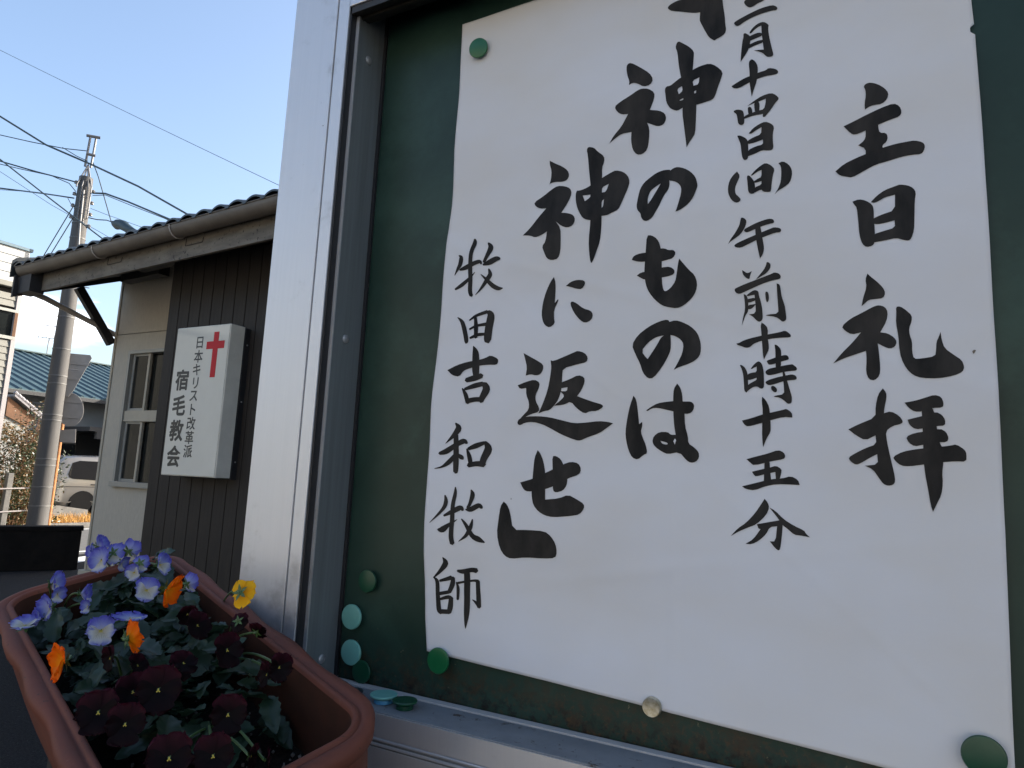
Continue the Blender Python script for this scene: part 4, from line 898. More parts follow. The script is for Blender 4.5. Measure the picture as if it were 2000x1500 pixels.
wpart("curtain", wx0 + 0.05, WX1 - 0.01, YB + 0.090, YB + 0.095, wz0 + 0.03, tz0, m="curtain", bv=0)
# dark clad annex: every board a part, shadow gap between
box("cladding_frame", XD + 0.02, 6.0, YD + 0.022, YB - 0.002, 0.30, 3.60, M["gap"], ch)
pw = 0.155; me0 = None; nb = int((1.5 - XD) / pw)
for i in range(nb):
    if me0 is None:
        o = MB().box(0.004, pw - 0.004, 0, 0.02, 0.32, 3.62).go("plank", M["cladding"], ch, bevel=0.003); me0 = o.data; o.location = (XD, YD, 0)
    else:
        o = bpy.data.objects.new("plank", me0); SC.collection.objects.link(o); o.parent = ch; o.matrix_parent_inverse = mw(ch).inverted(); o.location = (XD + i * pw, YD, 0)
box("end_board", XD, XD + 0.018, YD + 0.0205, YB - 0.003, 0.32, 3.62, M["cladding"], ch)
box("side_cladding", XD + nb * pw, 6.0, YD, YD + 0.02, 0.32, 3.62, M["cladding"], ch)
# roof
rf = MB()
RL = 18.0
def rp(s, n, dz=0): return ev(s, n, SL * n + dz)
for n0, n1, up in ((0.135, 4.9, 1),):
    vs = [rp(0, n0, 0.02), rp(RL, n0, 0.02), rp(RL, n1, 0.02), rp(0, n1, 0.02), rp(0, n0, -0.06), rp(RL, n0, -0.06), rp(RL, n1, -0.06), rp(0, n1, -0.06)]
    rf.add(vs, [(0, 1, 2, 3), (7, 6, 5, 4), (0, 4, 5, 1), (1, 5, 6, 2), (2, 6, 7, 3), (3, 7, 4, 0)])
top = rp(0, 4.9).z
vs = [rp(0, 4.9, 0.02), rp(RL, 4.9, 0.02), ev(RL, 10.4, top - EA.z - SL * 5.5), ev(0, 10.4, top - EA.z - SL * 5.5), rp(0, 4.9, -0.06), rp(RL, 4.9, -0.06), ev(RL, 10.4, top - EA.z - SL * 5.5 - 0.1), ev(0, 10.4, top - EA.z - SL * 5.5 - 0.1)]
rf.add(vs, [(0, 1, 2, 3), (7, 6, 5, 4), (1, 5, 6, 2), (2, 6, 7, 3), (3, 7, 4, 0)])
roof = rf.go("roof", M["darkwood"], ch)
# tiles: S-profile pantiles, each a sub-part near the eave, the rest in rows behind
TS = 0.2135
def tile_geo(b, s0, n0, ln):
    K = 13; vs = []
    for (n, lift) in ((n0, 0.030), (n0 + ln, 0.0)):
        for th in (0.0, -0.016):
            for k in range(K + 1):
                u = k / K; prof = 0.032 * math.sin(math.pi * min(1, u / 0.84)) ** 0.8 if u < 0.84 else -0.004
                vs.append(rp(s0 + u * TS * 1.02, n, 0.018 + lift + prof + th))
    K1 = K + 1; fs = []
    for k in range(K):
        fs += [(k, k + 1, 2 * K1 + k + 1, 2 * K1 + k), (K1 + k + 1, K1 + k, 3 * K1 + k, 3 * K1 + k + 1), (k + 1, k, K1 + k, K1 + k + 1)]
    fs += [(0, 2 * K1, 3 * K1, K1), (K, K1 + K, 3 * K1 + K, 2 * K1 + K)]
    return b.add(vs, fs)
for r in range(2):
    for i in range(24):
        o = tile_geo(MB(), 0.02 + i * TS, -0.045 + r * 0.25, 0.27).go("roof_tile", M["tile"], None, smooth=True)
        o.parent = roof; o.matrix_parent_inverse = mw(roof).inverted()
b = MB()
for r in range(20):
    for i in range(84):
        if r < 2 and i < 24: continue
        tile_geo(b, 0.02 + i * TS, -0.045 + r * 0.25, 0.27)
o = b.go("tile_field", M["tile"], None, smooth=True); o.parent = roof; o.matrix_parent_inverse = mw(roof).inverted(); o["kind"] = "stuff"
# verge tiles folding down over the gable end
for r in range(20):
    n0 = -0.045 + r * 0.25
    vs = []
    for (n, lf) in ((n0, 0.03), (n0 + 0.27, 0.0)):
        vs += [rp(0.06, n, 0.10 + lf), rp(-0.045, n, 0.085 + lf), rp(-0.06, n, 0.05 + lf), rp(-0.06, n, -0.10 + lf), rp(-0.045, n, -0.10 + lf), rp(-0.04, n, 0.04 + lf), rp(0.06, n, 0.06 + lf)]
    o = MB().add(vs, [(0, 1, 2, 3, 4, 5, 6), tuple(range(13, 6, -1))] + [(i, i + 7, (i + 1) % 7 + 7, (i + 1) % 7) for i in range(7)]).go("verge_tile", M["tile"], None)
    o.parent = roof; o.matrix_parent_inverse = mw(roof).inverted()
# barge board and gable soffit
vs = [rp(-0.02, -0.02, -0.061), rp(0.015, -0.02, -0.061), rp(0.015, 4.9, -0.061), rp(-0.02, 4.9, -0.061), rp(-0.02, -0.02, -0.30), rp(0.015, -0.02, -0.30), rp(0.015, 4.9, -0.30), rp(-0.02, 4.9, -0.30)]
MB().add(vs, [(0, 1, 2, 3), (7, 6, 5, 4), (0, 4, 5, 1), (1, 5, 6, 2), (2, 6, 7, 3), (3, 7, 4, 0)]).go("barge_board", M["darkwood"], ch)
vs = [rp(0.02, 0.16, -0.24), rp(10, 0.16, -0.24), rp(10, 1.15, -0.24), rp(0.02, 1.15, -0.24), rp(0.02, 0.16, -0.22), rp(10, 0.16, -0.22), rp(10, 1.15, -0.22), rp(0.02, 1.15, -0.22)]
MB().add(vs, [(0, 1, 2, 3), (7, 6, 5, 4), (0, 4, 5, 1), (1, 5, 6, 2), (2, 6, 7, 3), (3, 7, 4, 0)]).go("soffit", M["darkwood"], ch)
# fascia
MB().box(0.29, 17, 0.13, 0.16, -0.235, 0.04, EM).go("fascia", M["fascia"], ch, bevel=0.003)
MB().box(-0.01, 0.285, 0.02, 0.16, -0.26, -0.02, EM).go("eave_end_board", M["darkwood"], ch)
# purlin ends poking out under the eave
for sx, n in ((0.62, 0.75), (1.25, 0.55)):
    MB().box(sx, sx + 0.75, n, n + 0.12, 0.00, 0.12, EM).go("purlin", M["darkwood"], ch, bevel=0.004)
# gutter: half round channel with rolled lip
gu = MB(); K = 12; ga, gb = 0.02, 17.0; vs = []
for s in (ga, gb):
    for rr in (0.078, 0.073):
        for k in range(K + 1):
            a = math.pi + math.pi * k / K; vs.append(ev(s, 0.045 + rr * math.cos(a), 0.012 + rr * 1.15 * math.sin(a)))
K1 = K + 1; fs = []
for k in range(K):
    fs += [(k, k + 1, 2 * K1 + k + 1, 2 * K1 + k), (K1 + k + 1, K1 + k, 3 * K1 + k, 3 * K1 + k + 1), (k + 1, k, K1 + k, K1 + k + 1)]
fs += [(0, 2 * K1, 3 * K1, K1), (K, K1 + K, 3 * K1 + K, 2 * K1 + K)]
gu.add(vs, fs).add([ev(ga - 0.004, 0.045 + 0.078 * math.cos(math.pi + math.pi * k / K), 0.012 + 0.09 * math.sin(math.pi + math.pi * k / K)) for k in range(K1)] + [ev(ga - 0.001, 0.045 + 0.078 * math.cos(math.pi + math.pi * k / K), 0.012 + 0.09 * math.sin(math.pi + math.pi * k / K)) for k in range(K1)], [tuple(range(K1)), tuple(range(2 * K1 - 1, K1 - 1, -1))])
gutter = gu.go("gutter", M["gutter"], ch, smooth=True)
o = MB().tube([ev(ga, -0.035, 0.014), ev(gb, -0.035, 0.014)], 0.006, 8).go("rolled_lip", M["gutter"], None, smooth=True); o.parent = gutter; o.matrix_parent_inverse = mw(gutter).inverted()
for s in (1.59, 2.85):
    o = MB().tube([ev(s, 0.045 + 0.083 * math.cos(math.pi + math.pi * k / 10), 0.012 + 0.096 * math.sin(math.pi + math.pi * k / 10)) for k in range(9)], 0.005, 6).go("gutter_bracket", M["downpipe"], None, smooth=True)
    o.parent = gutter; o.matrix_parent_inverse = mw(gutter).inverted()
    o = MB().tube([ev(s, 0.128, -0.06), ev(s, 0.125, -0.125), ev(s + 0.24, 0.125, -0.125), ev(s + 0.25, 0.128, -0.08)], 0.003, 6).go("gutter_bracket", M["darkwood"], None, smooth=True)
    o.parent = gutter; o.matrix_parent_inverse = mw(gutter).inverted()
# strut at the corner and the downpipe
bar("strut", (-7.97, 4.13, 3.00), (-8.02, 3.70, 3.58), 0.08, 0.09, M["darkwood"], ch, 0.004)
dp = MB().tube([(-8.0, 3.10, 3.50), (-8.0, 3.13, 3.42), (-8.0, 3.22, 3.385), (-8.0, 3.36, 3.36), (-8.0, 4.10, 3.15), (-8.0, 4.35, 3.08), (-8.0, 4.45, 3.0), (-8.0, 4.46, 0.3)], 0.030, 12).go("downpipe", M["downpipe"], ch, smooth=True)
MB().tube([(-8.0, 3.10, 3.52), (-8.0, 3.12, 3.43), (-8.0, 3.17, 3.40), (-8.0, 3.24, 3.385)], 0.036, 12).go("pipe_elbow", M["darkwood"], ch, smooth=True)

# ================================================================== church sign
YS = 3.30
p0, p1 = P(331, 785, y=YS), P(436, 785, y=YS)
sx0, sx1 = -5.600, -4.895; sz1, sz0 = 2.850, 1.515
sg = thing("church_sign", "white light box sign with a red cross and black Japanese lettering on dark cladding", "sign", ((sx0 + sx1) / 2, YS + 0.2, sz0))
box("sign_case", sx0, sx1, YS + 0.004, YS + 0.155, sz0, sz1, M["sign_case"], sg, bevel=0.004)
box("sign_face", sx0 + 0.006, sx1 - 0.006, YS - 0.003, YS + 0.0035, sz0 + 0.006, sz1 - 0.006, M["sign"], sg, bevel=0.003)
box("sign_back", sx0 + 0.02, sx1 + 0.012, YS + 0.156, YS + 0.209, sz0 - 0.012, sz1 - 0.01, M["black"], sg)
for zz in (sz1 - 0.16, (sz0 + sz1) / 2, sz0 + 0.14):
    MB().lathe([(0.007, 0), (0.007, 0.004), (0, 0.005)], (sx1 + 0.012, YS + 0.182, zz), Matrix.Rotation(R_(90), 3, "Y"), 10).go("sign_screw", M["rivet"], sg)
def s2(px, py): p = P(300 + px / 4.1667, 600 + py / 4.1667, y=YS - 0.003); return p.x, p.z
cx, cz1 = s2(515, 200); cx2, cz0 = s2(479, 570); lx, lz = s2(432, 316); rx, rz = s2(577, 297)
cxm = (cx + cx2) / 2; hw = 0.030; bz = (lz + rz) / 2
bh = 0.034
MB().prism([(cxm - 0.032, cz1), (cxm + 0.032, cz1), (cxm + 0.032, bz + bh), (rx, bz + bh), (rx, bz - bh), (cxm + 0.032, bz - bh), (cxm + 0.032, cz0), (cxm - 0.032, cz0), (cxm - 0.032, bz - bh), (lx, bz - bh), (lx, bz + bh), (cxm - 0.032, bz + bh)], 1, YS - 0.0055, YS - 0.0032).go("cross", M["sign_red"], sg)
def glyph(chr_, q, h, wd=1.0, off=0.014, bold=0.0):
    cu = bpy.data.curves.new("letter", "FONT"); cu.body = chr_; cu.size = 1.0; cu.offset = 0.004; cu.extrude = 0.0; cu.resolution_u = 4
    to = bpy.data.objects.new("letter", cu); SC.collection.objects.link(to); bpy.context.view_layer.update()
    me = bpy.data.meshes.new_from_object(to.evaluated_get(bpy.context.evaluated_depsgraph_get())); bpy.data.objects.remove(to)
    xs = [v.co.x for v in me.vertices]; ys = [v.co.y for v in me.vertices]
    mx_, my_ = (min(xs) + max(xs)) / 2, (min(ys) + max(ys)) / 2; sc = h / 0.92; c = s2(*q)
    for v in me.vertices: v.co = Vector((c[0] + (v.co.x - mx_) * sc * wd, YS - 0.0042, c[1] + (v.co.y - my_) * sc))
    vs = [v.co.copy() for v in me.vertices]; fs = [tuple(p.vertices) for p in me.polygons]; V, Fc = [], []
    for k, (dx, dz) in enumerate([(0, 0), (1, 0), (-1, 0), (0, 1), (0, -1), (.7, .7), (-.7, .7), (.7, -.7), (-.7, -.7)]):
        b0 = len(V); V += [(v.x + dx * off * sc, v.y - 0.00002 * k, v.z + dz * off * sc) for v in vs]; Fc += [tuple(b0 + i for i in f) for f in fs]
    me = bpy.data.meshes.new("letter"); me.from_pydata(V, [], Fc); me.materials.append(M["sign_text"])
    o = bpy.data.objects.new("letter", me); SC.collection.objects.link(o); o.parent = sg; o.matrix_parent_inverse = mw(sg).inverted()
pxm = (2.850 - 1.515) / 1210.0
for c, q in zip("日本キリスト改革派", [(378, 288), (366, 400), (352, 508), (342, 617), (326, 722), (320, 832), (306, 945), (291, 1060), (279, 1172)]): glyph(c, q, 100 * pxm, 1.0, 0.014)
for c, q in zip("宿毛教会", [(232, 592), (208, 798), (186, 1003), (163, 1212)]): glyph(c, q, 162 * pxm, 0.94, 0.028)

# ================================================================== utility pole and what hangs on it
D_ = lambda px, py, d: CAM + ray(px, py) * (d / ray(px, py).dot(ROT @ Vector((0, 0, -1))))
pb = Vector((-13.75, 6.66, 0)); up_ = thing("utility_pole", "tall tapered concrete utility pole behind the eave of the church", "utility pole", pb)
ztop = 7.22
def prad(z): return 0.176 - z * 0.0075
MB().tube([pb + Vector((0, 0, z)) for z in (0, 1.5, 3, 4.5, 6, ztop)], [prad(z) for z in (0, 1.5, 3, 4.5, 6, ztop)], 28).go("shaft", M["pole"], up_, smooth=True)
for z in (0.75, 1.10, 1.50, 1.62, 2.35, 2.45, 3.05, 3.20, 3.72, 4.35, 5.60, 5.95, 6.25, 6.55):
    MB().lathe([(prad(z) + 0.002, -0.012), (prad(z) + 0.007, -0.010), (prad(z) + 0.007, 0.010), (prad(z) + 0.002, 0.012)], (pb.x, pb.y, z), None, 28).go("steel_band", M["band"], up_, smooth=True)
vr = Vector((0.54, 0.84, 0)); vf = Vector((0.84, -0.54, 0))
for k, (z, s) in enumerate(((4.15, -1), (3.35, 1), (2.65, -1), (5.0, 1))):
    MB().tube([pb + vr * s * prad(z) + Vector((0, 0, z)), pb + vr * s * (prad(z) + 0.17) + Vector((0, 0, z))], 0.009, 8).go("step_bolt", M["galv"], up_)
cap_c = pb + Vector((0, 0, 8.0))
for sx in (-0.05, 0.05):
    MB().tube([pb + vr * sx + Vector((0, 0, 7.45)), pb + vr * (sx + 0.02) + Vector((0, 0, 8.10))], 0.022, 6).go("top_post", M["galv"], up_)
MB().tube([pb + vr * -0.10 + Vector((0, 0, 8.1)), pb + vr * 0.14 + Vector((0, 0, 8.12))], 0.03, 8).go("top_plate", M["galv"], up_)
MB().tube([pb + vr * -0.06 + Vector((0, 0, 7.72)), pb + vr * 0.10 + Vector((0, 0, 7.72))], 0.03, 8).go("cross_clamp", M["galv"], up_)
for sx, zb2 in ((-0.13, 6.95), (-0.04, 6.3), (0.06, 6.2), (0.12, 6.35)):
    MB().tube([pb + vr * 0.0 + Vector((0, 0, 7.5)), pb + vr * sx + vf * 0.14 + Vector((0, 0, 7.0)), pb + vr * sx + vf * 0.16 + Vector((0, 0, zb2))], 0.014, 6).go("brace", M["galv"], up_)
for k in range(8):
    z = 6.2 + 0.12 * k; s = -1 if k % 2 else 1
    MB().lathe([(0.01, 0), (0.035, 0.01), (0.035, 0.03), (0.02, 0.04), (0.035, 0.05), (0.02, 0.07), (0, 0.08)], pb + vr * s * (prad(z) + 0.03) + vf * 0.03 + Vector((0, 0, z)), None, 10).go("insulator", M["porcelain"], up_, smooth=True)
MB().tube([pb + vf * 0.17 + Vector((0, 0, 6.9)), pb + vf * 0.19 + vr * 0.02 + Vector((0, 0, 6.2)), pb + vf * 0.19 + vr * 0.05 + Vector((0, 0, 5.7))], 0.02, 6).go("conduit", M["galv"], up_)
# road signs seen from behind, on a rusty post tight behind the pole
rs = D_(104, 950, 13.15)
pp = tag(MB().tube([(rs.x, rs.y, 0), (rs.x, rs.y, 3.55)], 0.042, 12).go("sign_post", M["rust"], smooth=True), "orange brown rusty steel post standing against the right side of the utility pole", "sign post")
nv_ = Vector((0.84, -0.54, 0))
def plate(name, pts, label, m=M["signback"]):
    e = thing(name, label, "road sign", tuple(D_(*pts[0], 13.3)))
    w_ = [D_(*q, 13.3) for q in pts]; c = sum(w_, Vector()) / len(w_); n = nv_
    w_ = [q - n * (q - c).dot(n) for q in w_]
    b = MB(); k = len(w_); vs = [q + n * 0.012 for q in w_] + [q - n * 0.012 for q in w_]
    b.add(vs, [tuple(range(k)), tuple(range(2 * k - 1, k - 1, -1))] + [(i, i + k, (i + 1) % k + k, (i + 1) % k) for i in range(k)]).go("sign_plate", m, e, bevel=0.004)
    return e, c, w_
e, c, w3 = plate("road_sign", [(126, 690), (176, 691), (179, 697), (143, 765), (134, 776), (125, 776)], "pointed down triangular road sign seen from its grey back above the round one")
for zz in (0.22, -0.08): bar("sign_rail", c + Vector((0, 0, zz)) - vr * 0.20 + nv_ * 0.02, c + Vector((0, 0, zz)) + vr * (0.12 + zz * 0.5) + nv_ * 0.02, 0.012, 0.035, M["signback"], e)
cc = (137, 800)
e, c, w3 = plate("road_sign", [(cc[0] + 26 * math.cos(a), cc[1] + 33 * math.sin(a)) for a in [2 * math.pi * k / 36 for k in range(36)]], "round road sign seen from its grey back below the triangular one")
for zz in (0.15, -0.15): bar("sign_rail", c + Vector((0, 0, zz)) - vr * 0.22 + nv_ * 0.02, c + Vector((0, 0, zz)) + vr * 0.20 + nv_ * 0.02, 0.012, 0.035, M["signback"], e)
plate("road_sign", [(118, 840), (148, 838), (147, 865), (117, 864)], "small rectangular supplementary plate under the round road sign")
# cables
CG = "overhead cables round the utility pole"
def wires(pts, r, m, label, sag=0.0):
    cable("overhead_cable", [D_(x, y, d) for x, y, d in pts], r, m, label, CG, sag=sag)
wires([(-60, 68, 16), (541, 360, 13), (700, 425, 12.4)], 0.006, M["wire_thin"], "thin lone wire highest across the sky, running down to the right", 0.02)
wires([(-60, 190, 12.5), (90, 283, 12.5), (180, 322, 12.4), (270, 364, 12.0), (365, 418, 11.5), (460, 480, 11)], 0.017, M["wire"], "thick dark cable crossing in front of the pole top and dropping behind the roof")
wires([(-60, 250, 13), (60, 277, 13.5), (125, 290, 13.6), (172, 295, 13.7)], 0.010, M["wire"], "cable reaching the steel top of the pole from the left at its upper clamp")
wires([(122, 288, 13.5), (150, 305, 13.5), (172, 315, 13.6)], 0.008, M["wire"], "short slack jumper under the top clamp left of the pole")
wires([(-60, 297, 13), (70, 335, 13.4), (120, 348, 13.5), (150, 356, 13.5)], 0.015, M["wire"], "bundled cable arriving at the concrete pole top from the left")
wires([(-60, 306, 13), (40, 330, 13.2), (100, 343, 13.4), (135, 358, 13.5), (148, 374, 13.5)], 0.008, M["wire"], "looser cable hanging just under the upper left bundle and curling into the pole")
wires([(-60, 360, 13), (85, 378, 13.4), (145, 387, 13.5)], 0.015, M["wire"], "second bundled cable arriving lower on the left side of the pole")
wires([(-60, 366, 13), (50, 374, 13.2), (95, 380, 13.3), (132, 386, 13.4), (142, 405, 13.5)], 0.006, M["wire_thin"], "thin wire hanging below the lower left bundle")
wires([(-60, 252, 11), (0, 311, 11), (85, 378, 11), (150, 428, 11), (200, 466, 11), (260, 510, 11)], 0.011, M["wire"], "cable sloping down to the right in front of the pole shaft into the roof edge")
wires([(-60, 290, 12), (0, 335, 12), (100, 400, 12), (200, 456, 12), (260, 492, 12)], 0.005, M["wire_thin"], "fine wire sloping down to the right just under the cable in front of the shaft")
wires([(145, 400, 13.6), (88, 495, 14.5), (60, 545, 15)], 0.010, M["wire"], "left one of the two steep guy wires behind the pole")
wires([(143, 425, 13.6), (100, 495, 14.5), (74, 545, 15)], 0.010, M["wire"], "right one of the two steep guy wires behind the pole")
wires([(181, 377, 13.5), (206, 378, 13.4), (250, 394, 13), (340, 432, 12.3), (420, 470, 12)], 0.017, M["wire"], "thick bundled cable leaving the pole top to the right towards the roof tiles")
wires([(181, 382, 13.5), (206, 381, 13.4), (258, 402, 13), (320, 426, 12.4), (400, 462, 12)], 0.007, M["wire"], "slack cable slung under the right hand bundle")
wires([(182, 318, 13.6), (192, 345, 13.5), (205, 390, 13.4), (217, 432, 13.3)], 0.010, M["wire"], "steep cable from the pole top down to the black splice sleeve")
wires([(177, 407, 13.5), (205, 418, 13.4), (275, 443, 13), (330, 465, 12.6)], 0.005, M["wire_thin"], "thin wire leaving the pole to the right below the bundle")
wires([(172, 425, 13.5), (190, 429, 13.4), (208, 430, 13.4), (220, 434, 13.3)], 0.010, M["wire"], "short cable from the pole to the black splice sleeve")
s0, s1 = D_(218, 433, 13.3), D_(266, 452, 12.9)
b = MB(); n = 9; pts = [s0.lerp(s1, i / (n - 1)) + Vector((0, 0, -0.02 * math.sin(i * 1.3))) for i in range(n)]
b.tube(pts, [0.02, 0.06, 0.10, 0.095, 0.10, 0.085, 0.08, 0.05, 0.02], 14)
tag(b.go("splice_sleeve", M["wire"], smooth=True), "bulky black splice sleeve hanging on the cable just above the roof tiles", "cable splice")
# ================================================================== sided house at the left edge
hs = thing("sided_house", "two storey house clad in pale horizontal boards at the left edge of the picture", "house", (-16, 3, 0))
HX, HY = -14.0, 5.94
box("wall_core", -20, HX - 0.03, -5, HY - 0.04, 0, 4.75, M["gap"], hs)
rows = int(4.45 / 0.125); m0 = None
wy1, wy0, wz0_, wz1_ = P(24, 640, x=HX).y, 4.2, P(10, 655, x=HX).z, P(10, 607, x=HX).z
for i in range(rows):
    z = 0.25 + i * 0.125
    cut = wz0_ - 0.16 < z < wz1_ + 0.02
    y0, y1 = (-5, wy0 - 0.05) if cut else (-5, HY - 0.06)
    for ya, yb in ((y0, y1),) + (((wy1 + 0.06, HY - 0.06),) if cut else ()):
        if yb - ya < 0.03: continue
        MB().add([(HX - 0.03, ya, z), (HX + 0.010, ya, z), (HX - 0.006, ya, z + 0.121), (HX - 0.03, ya, z + 0.121), (HX - 0.03, yb, z), (HX + 0.010, yb, z), (HX - 0.006, yb, z + 0.121), (HX - 0.03, yb, z + 0.121)],
                 [(0, 1, 2, 3), (7, 6, 5, 4), (0, 4, 5, 1), (1, 5, 6, 2), (2, 6, 7, 3), (3, 7, 4, 0)]).go("siding_board", M["siding"], hs)
box("corner_trim", HX - 0.10, HX + 0.025, HY - 0.058, HY + 0.02, 0, 4.72, M["housetrim"], hs, bevel=0.004)
box("end_wall", -20, HX - 0.101, HY - 0.04, HY, 0, 4.72, M["siding"], hs)
wf = box("window", HX - 0.05, HX + 0.03, wy0 - 0.05, wy1 + 0.05, wz0_ - 0.06, wz0_, M["winframe"], hs)
for a in ((wy0 - 0.05, wy1 + 0.05, wz1_, wz1_ + 0.05), (wy0 - 0.05, wy0, wz0_, wz1_), (wy1, wy1 + 0.05, wz0_, wz1_)):
    o = box("frame", HX - 0.05, HX + 0.03, *a, M["brownwood"] if a[0] == wy1 else M["winframe"]); o.parent = wf; o.matrix_parent_inverse = mw(wf).inverted()
o = box("pane", HX - 0.028, HX - 0.022, wy0, wy1, wz0_, wz1_, M["glass"]); o.parent = wf; o.matrix_parent_inverse = mw(wf).inverted()
box("string_course", -20, HX + 0.10, -5, HY + 0.06, 4.72, 4.82, M["siding"], hs, bevel=0.01)
for i in range(4):
    z = 4.83 + i * 0.165
    box("metal_board", -20, HX + 0.04 - 0.003, -5, HY + 0.03, z, z + 0.155, M["siding_white"], hs, bevel=0.006)
box("parapet_core", -19.9, HX, -5, HY - 0.01, 4.821, 5.45, M["gap"], hs)
box("flashing", -20, HX + 0.07, -5, HY + 0.07, 5.47, 5.53, M["bluetrim"], hs, bevel=0.006)

# ================================================================== blue roofed house behind the pole
bh_ = thing("blue_roofed_house", "low house with a teal ribbed metal roof and off white walls behind the utility pole", "house", (-28, 15, 0))
ex, ez, rx_ = -24.5, 3.85, -31.5
rz_ = P(98, 693, x=rx_).z - 0.08
y0, y1 = P(90, 690, x=rx_).y - 9.5, 27.0
def roofslab(b, xa, za, xb, zb2, th, ya, yb):
    b.add([(xa, ya, za), (xb, ya, zb2), (xb, yb, zb2), (xa, yb, za), (xa, ya, za - th), (xb, ya, zb2 - th), (xb, yb, zb2 - th), (xa, yb, za - th)], [(0, 1, 2, 3), (7, 6, 5, 4), (0, 4, 5, 1), (1, 5, 6, 2), (2, 6, 7, 3), (3, 7, 4, 0)])
b = MB(); roofslab(b, ex, ez, rx_, rz_, 0.10, y0, y1); roofslab(b, rx_ - 0.001, rz_, -38.5, 3.85, 0.10, y0, y1)
rfo = b.go("roof", M["blueroof"], bh_)
sl_ = Vector((rx_ - ex, 0, rz_ - ez)); ln = sl_.length; sd = sl_.normalized(); nm = Vector((-sd.z, 0, sd.x)); nm = nm if nm.z > 0 else -nm
me0 = None; k = 0; yy = y0 + 0.1
while yy < 22.5:
    if me0 is None:
        o = MB().add([Vector((ex, 0, ez)) + sd * a + Vector((0, c, 0)) + nm * h for a in (0, ln) for c, h in ((-0.06, 0.0), (-0.035, 0.055), (0.035, 0.055), (0.06, 0.0))],
                     [(0, 1, 2, 3), (7, 6, 5, 4), (0, 4, 5, 1), (1, 5, 6, 2), (2, 6, 7, 3), (3, 7, 4, 0)]).go("roof_rib", M["blueroof"], None); me0 = o.data
    else: o = bpy.data.objects.new("roof_rib", me0); SC.collection.objects.link(o)
    o.parent = rfo; o.matrix_parent_inverse = mw(rfo).inverted(); o.location = (0, yy, 0); yy += 0.40
box("ridge_cap", rx_ - 0.16, rx_ + 0.16, y0 - 0.03, y1, rz_ + 0.02, rz_ + 0.09, M["blueroof"], bh_, bevel=0.02)
box("eave_gutter", ex + 0.01, ex + 0.13, y0 - 0.02, y1, ez - 0.16, ez - 0.04, M["carport"], bh_)
box("wall", -37.5, ex - 0.9, y0 + 0.4, y1 - 0.4, 0.3, 4.0, M["whitewall"], bh_)
box("foundation", -37.4, ex - 0.95, y0 + 0.45, y1 - 0.45, 0, 0.3, M["concrete"], bh_)
yv = P(100, 800, x=ex - 0.9).y
wv_ = box("window", ex - 0.9, ex - 0.86, yv + 0.2, yv + 1.0, 1.75, 2.25, M["winframe"], bh_); o = box("pane", ex - 0.859, ex - 0.85, yv + 0.25, yv + 0.95, 1.8, 2.2, M["glass"]); o.parent = wv_; o.matrix_parent_inverse = mw(wv_).inverted()
box("van_sun_block", -24.6, -18.2, P(112, 940, x=-21.0).y + 5.0, P(112, 940, x=-21.0).y + 10, 0, 4.9, M["whitewall"], bh_)  # added unseen block that keeps the sun off the van
cpp = P(150, 838, x=-22.6)
cpt = thing("carport", "dark flat carport roof on slim posts above the white van", "carport", (-23.4, 14.5, 0))
box("carport_roof", -25.35, -22.5, cpp.y + 0.35, cpp.y + 7.0, 2.60, 2.74, M["carport"], cpt)
box("carport_beam", -22.62, -22.50, cpp.y + 0.6, cpp.y + 7.0, 2.36, 2.599, M["carport"], cpt)
for yy in (cpp.y + 0.8, cpp.y + 6.6): box("carport_post", -22.60, -22.52, yy, yy + 0.08, 0, 2.36, M["carport"], cpt)
box("carport_back", -25.38, -25.30, cpp.y + 1.6, cpp.y + 6.8, 0.3, 2.59, M["carport"], cpt)
dk = P(66, 771, x=-24.0)
an = thing("tv_antenna", "small television antenna on a thin mast on the teal roof left of the pole", "antenna", tuple(P(91, 694, x=-31.4)))
ab = P(91, 694, x=-31.4); at = P(94, 660, x=-31.4)
MB().tube([ab, (ab.x, ab.y, at.z)], 0.02, 6).go("mast", M["galv"], an)
MB().tube([(ab.x - 0.2, ab.y - 0.35, at.z), (ab.x + 0.2, ab.y + 0.35, at.z)], 0.015, 6).go("boom", M["galv"], an)
for k in range(6):
    y_ = ab.y - 0.33 + 0.12 * k; x_ = ab.x - 0.19 + 0.07 * k
    MB().tube([(x_, y_, at.z - 0.13), (x_, y_, at.z + 0.17)], 0.008, 5).go("element", M["galv"], an)
# small tiled gate roof with a brown gable in front of the blue roofed house
sh_ = thing("garden_shed", "small shed with a sloping tiled verge and brown gable beyond the hedge", "shed", (-20.6, 8.0, 0))
SX = -20.0
qa, qb = P(30, 768, x=SX), P(82, 812, x=SX)
ya, za, yb, zb_ = qa.y, qa.z, qb.y, qb.z
MB().prism([(ya - 1.2, 0), (yb - 0.25, 0), (yb - 0.25, zb_ - 0.12), (ya, za - 0.15), (ya - 1.2, za - 0.9)], 0, -22.3, SX - 0.15).go("wall", M["whitewall"], sh_)
MB().prism([(ya - 0.1, za - 0.10), (yb - 0.10, zb_ - 0.08), (yb - 0.30, zb_ - 0.32), (ya - 0.1, za - 0.60)], 0, SX - 0.149, SX - 0.10).go("gable_board", M["brownwood"], sh_)
MB().prism([(ya, za - 0.02), (yb, zb_ - 0.02), (yb, zb_ - 0.08), (ya, za - 0.08)], 0, -22.6, SX).go("roof", M["rusttile"], sh_)
nn = 8
for i in range(nn):
    a = i / nn; b_ = (i + 1.08) / nn; p = Vector((0, ya + (yb - ya) * a, za + (zb_ - za) * a)); q = Vector((0, ya + (yb - ya) * b_, za + (zb_ - za) * b_))
    MB().tube([(SX - 0.03, p.y, p.z + 0.035), (SX - 0.03, q.y, q.z + 0.02)], [0.05, 0.042], 8).go("verge_tile", M["rusttile"], sh_)

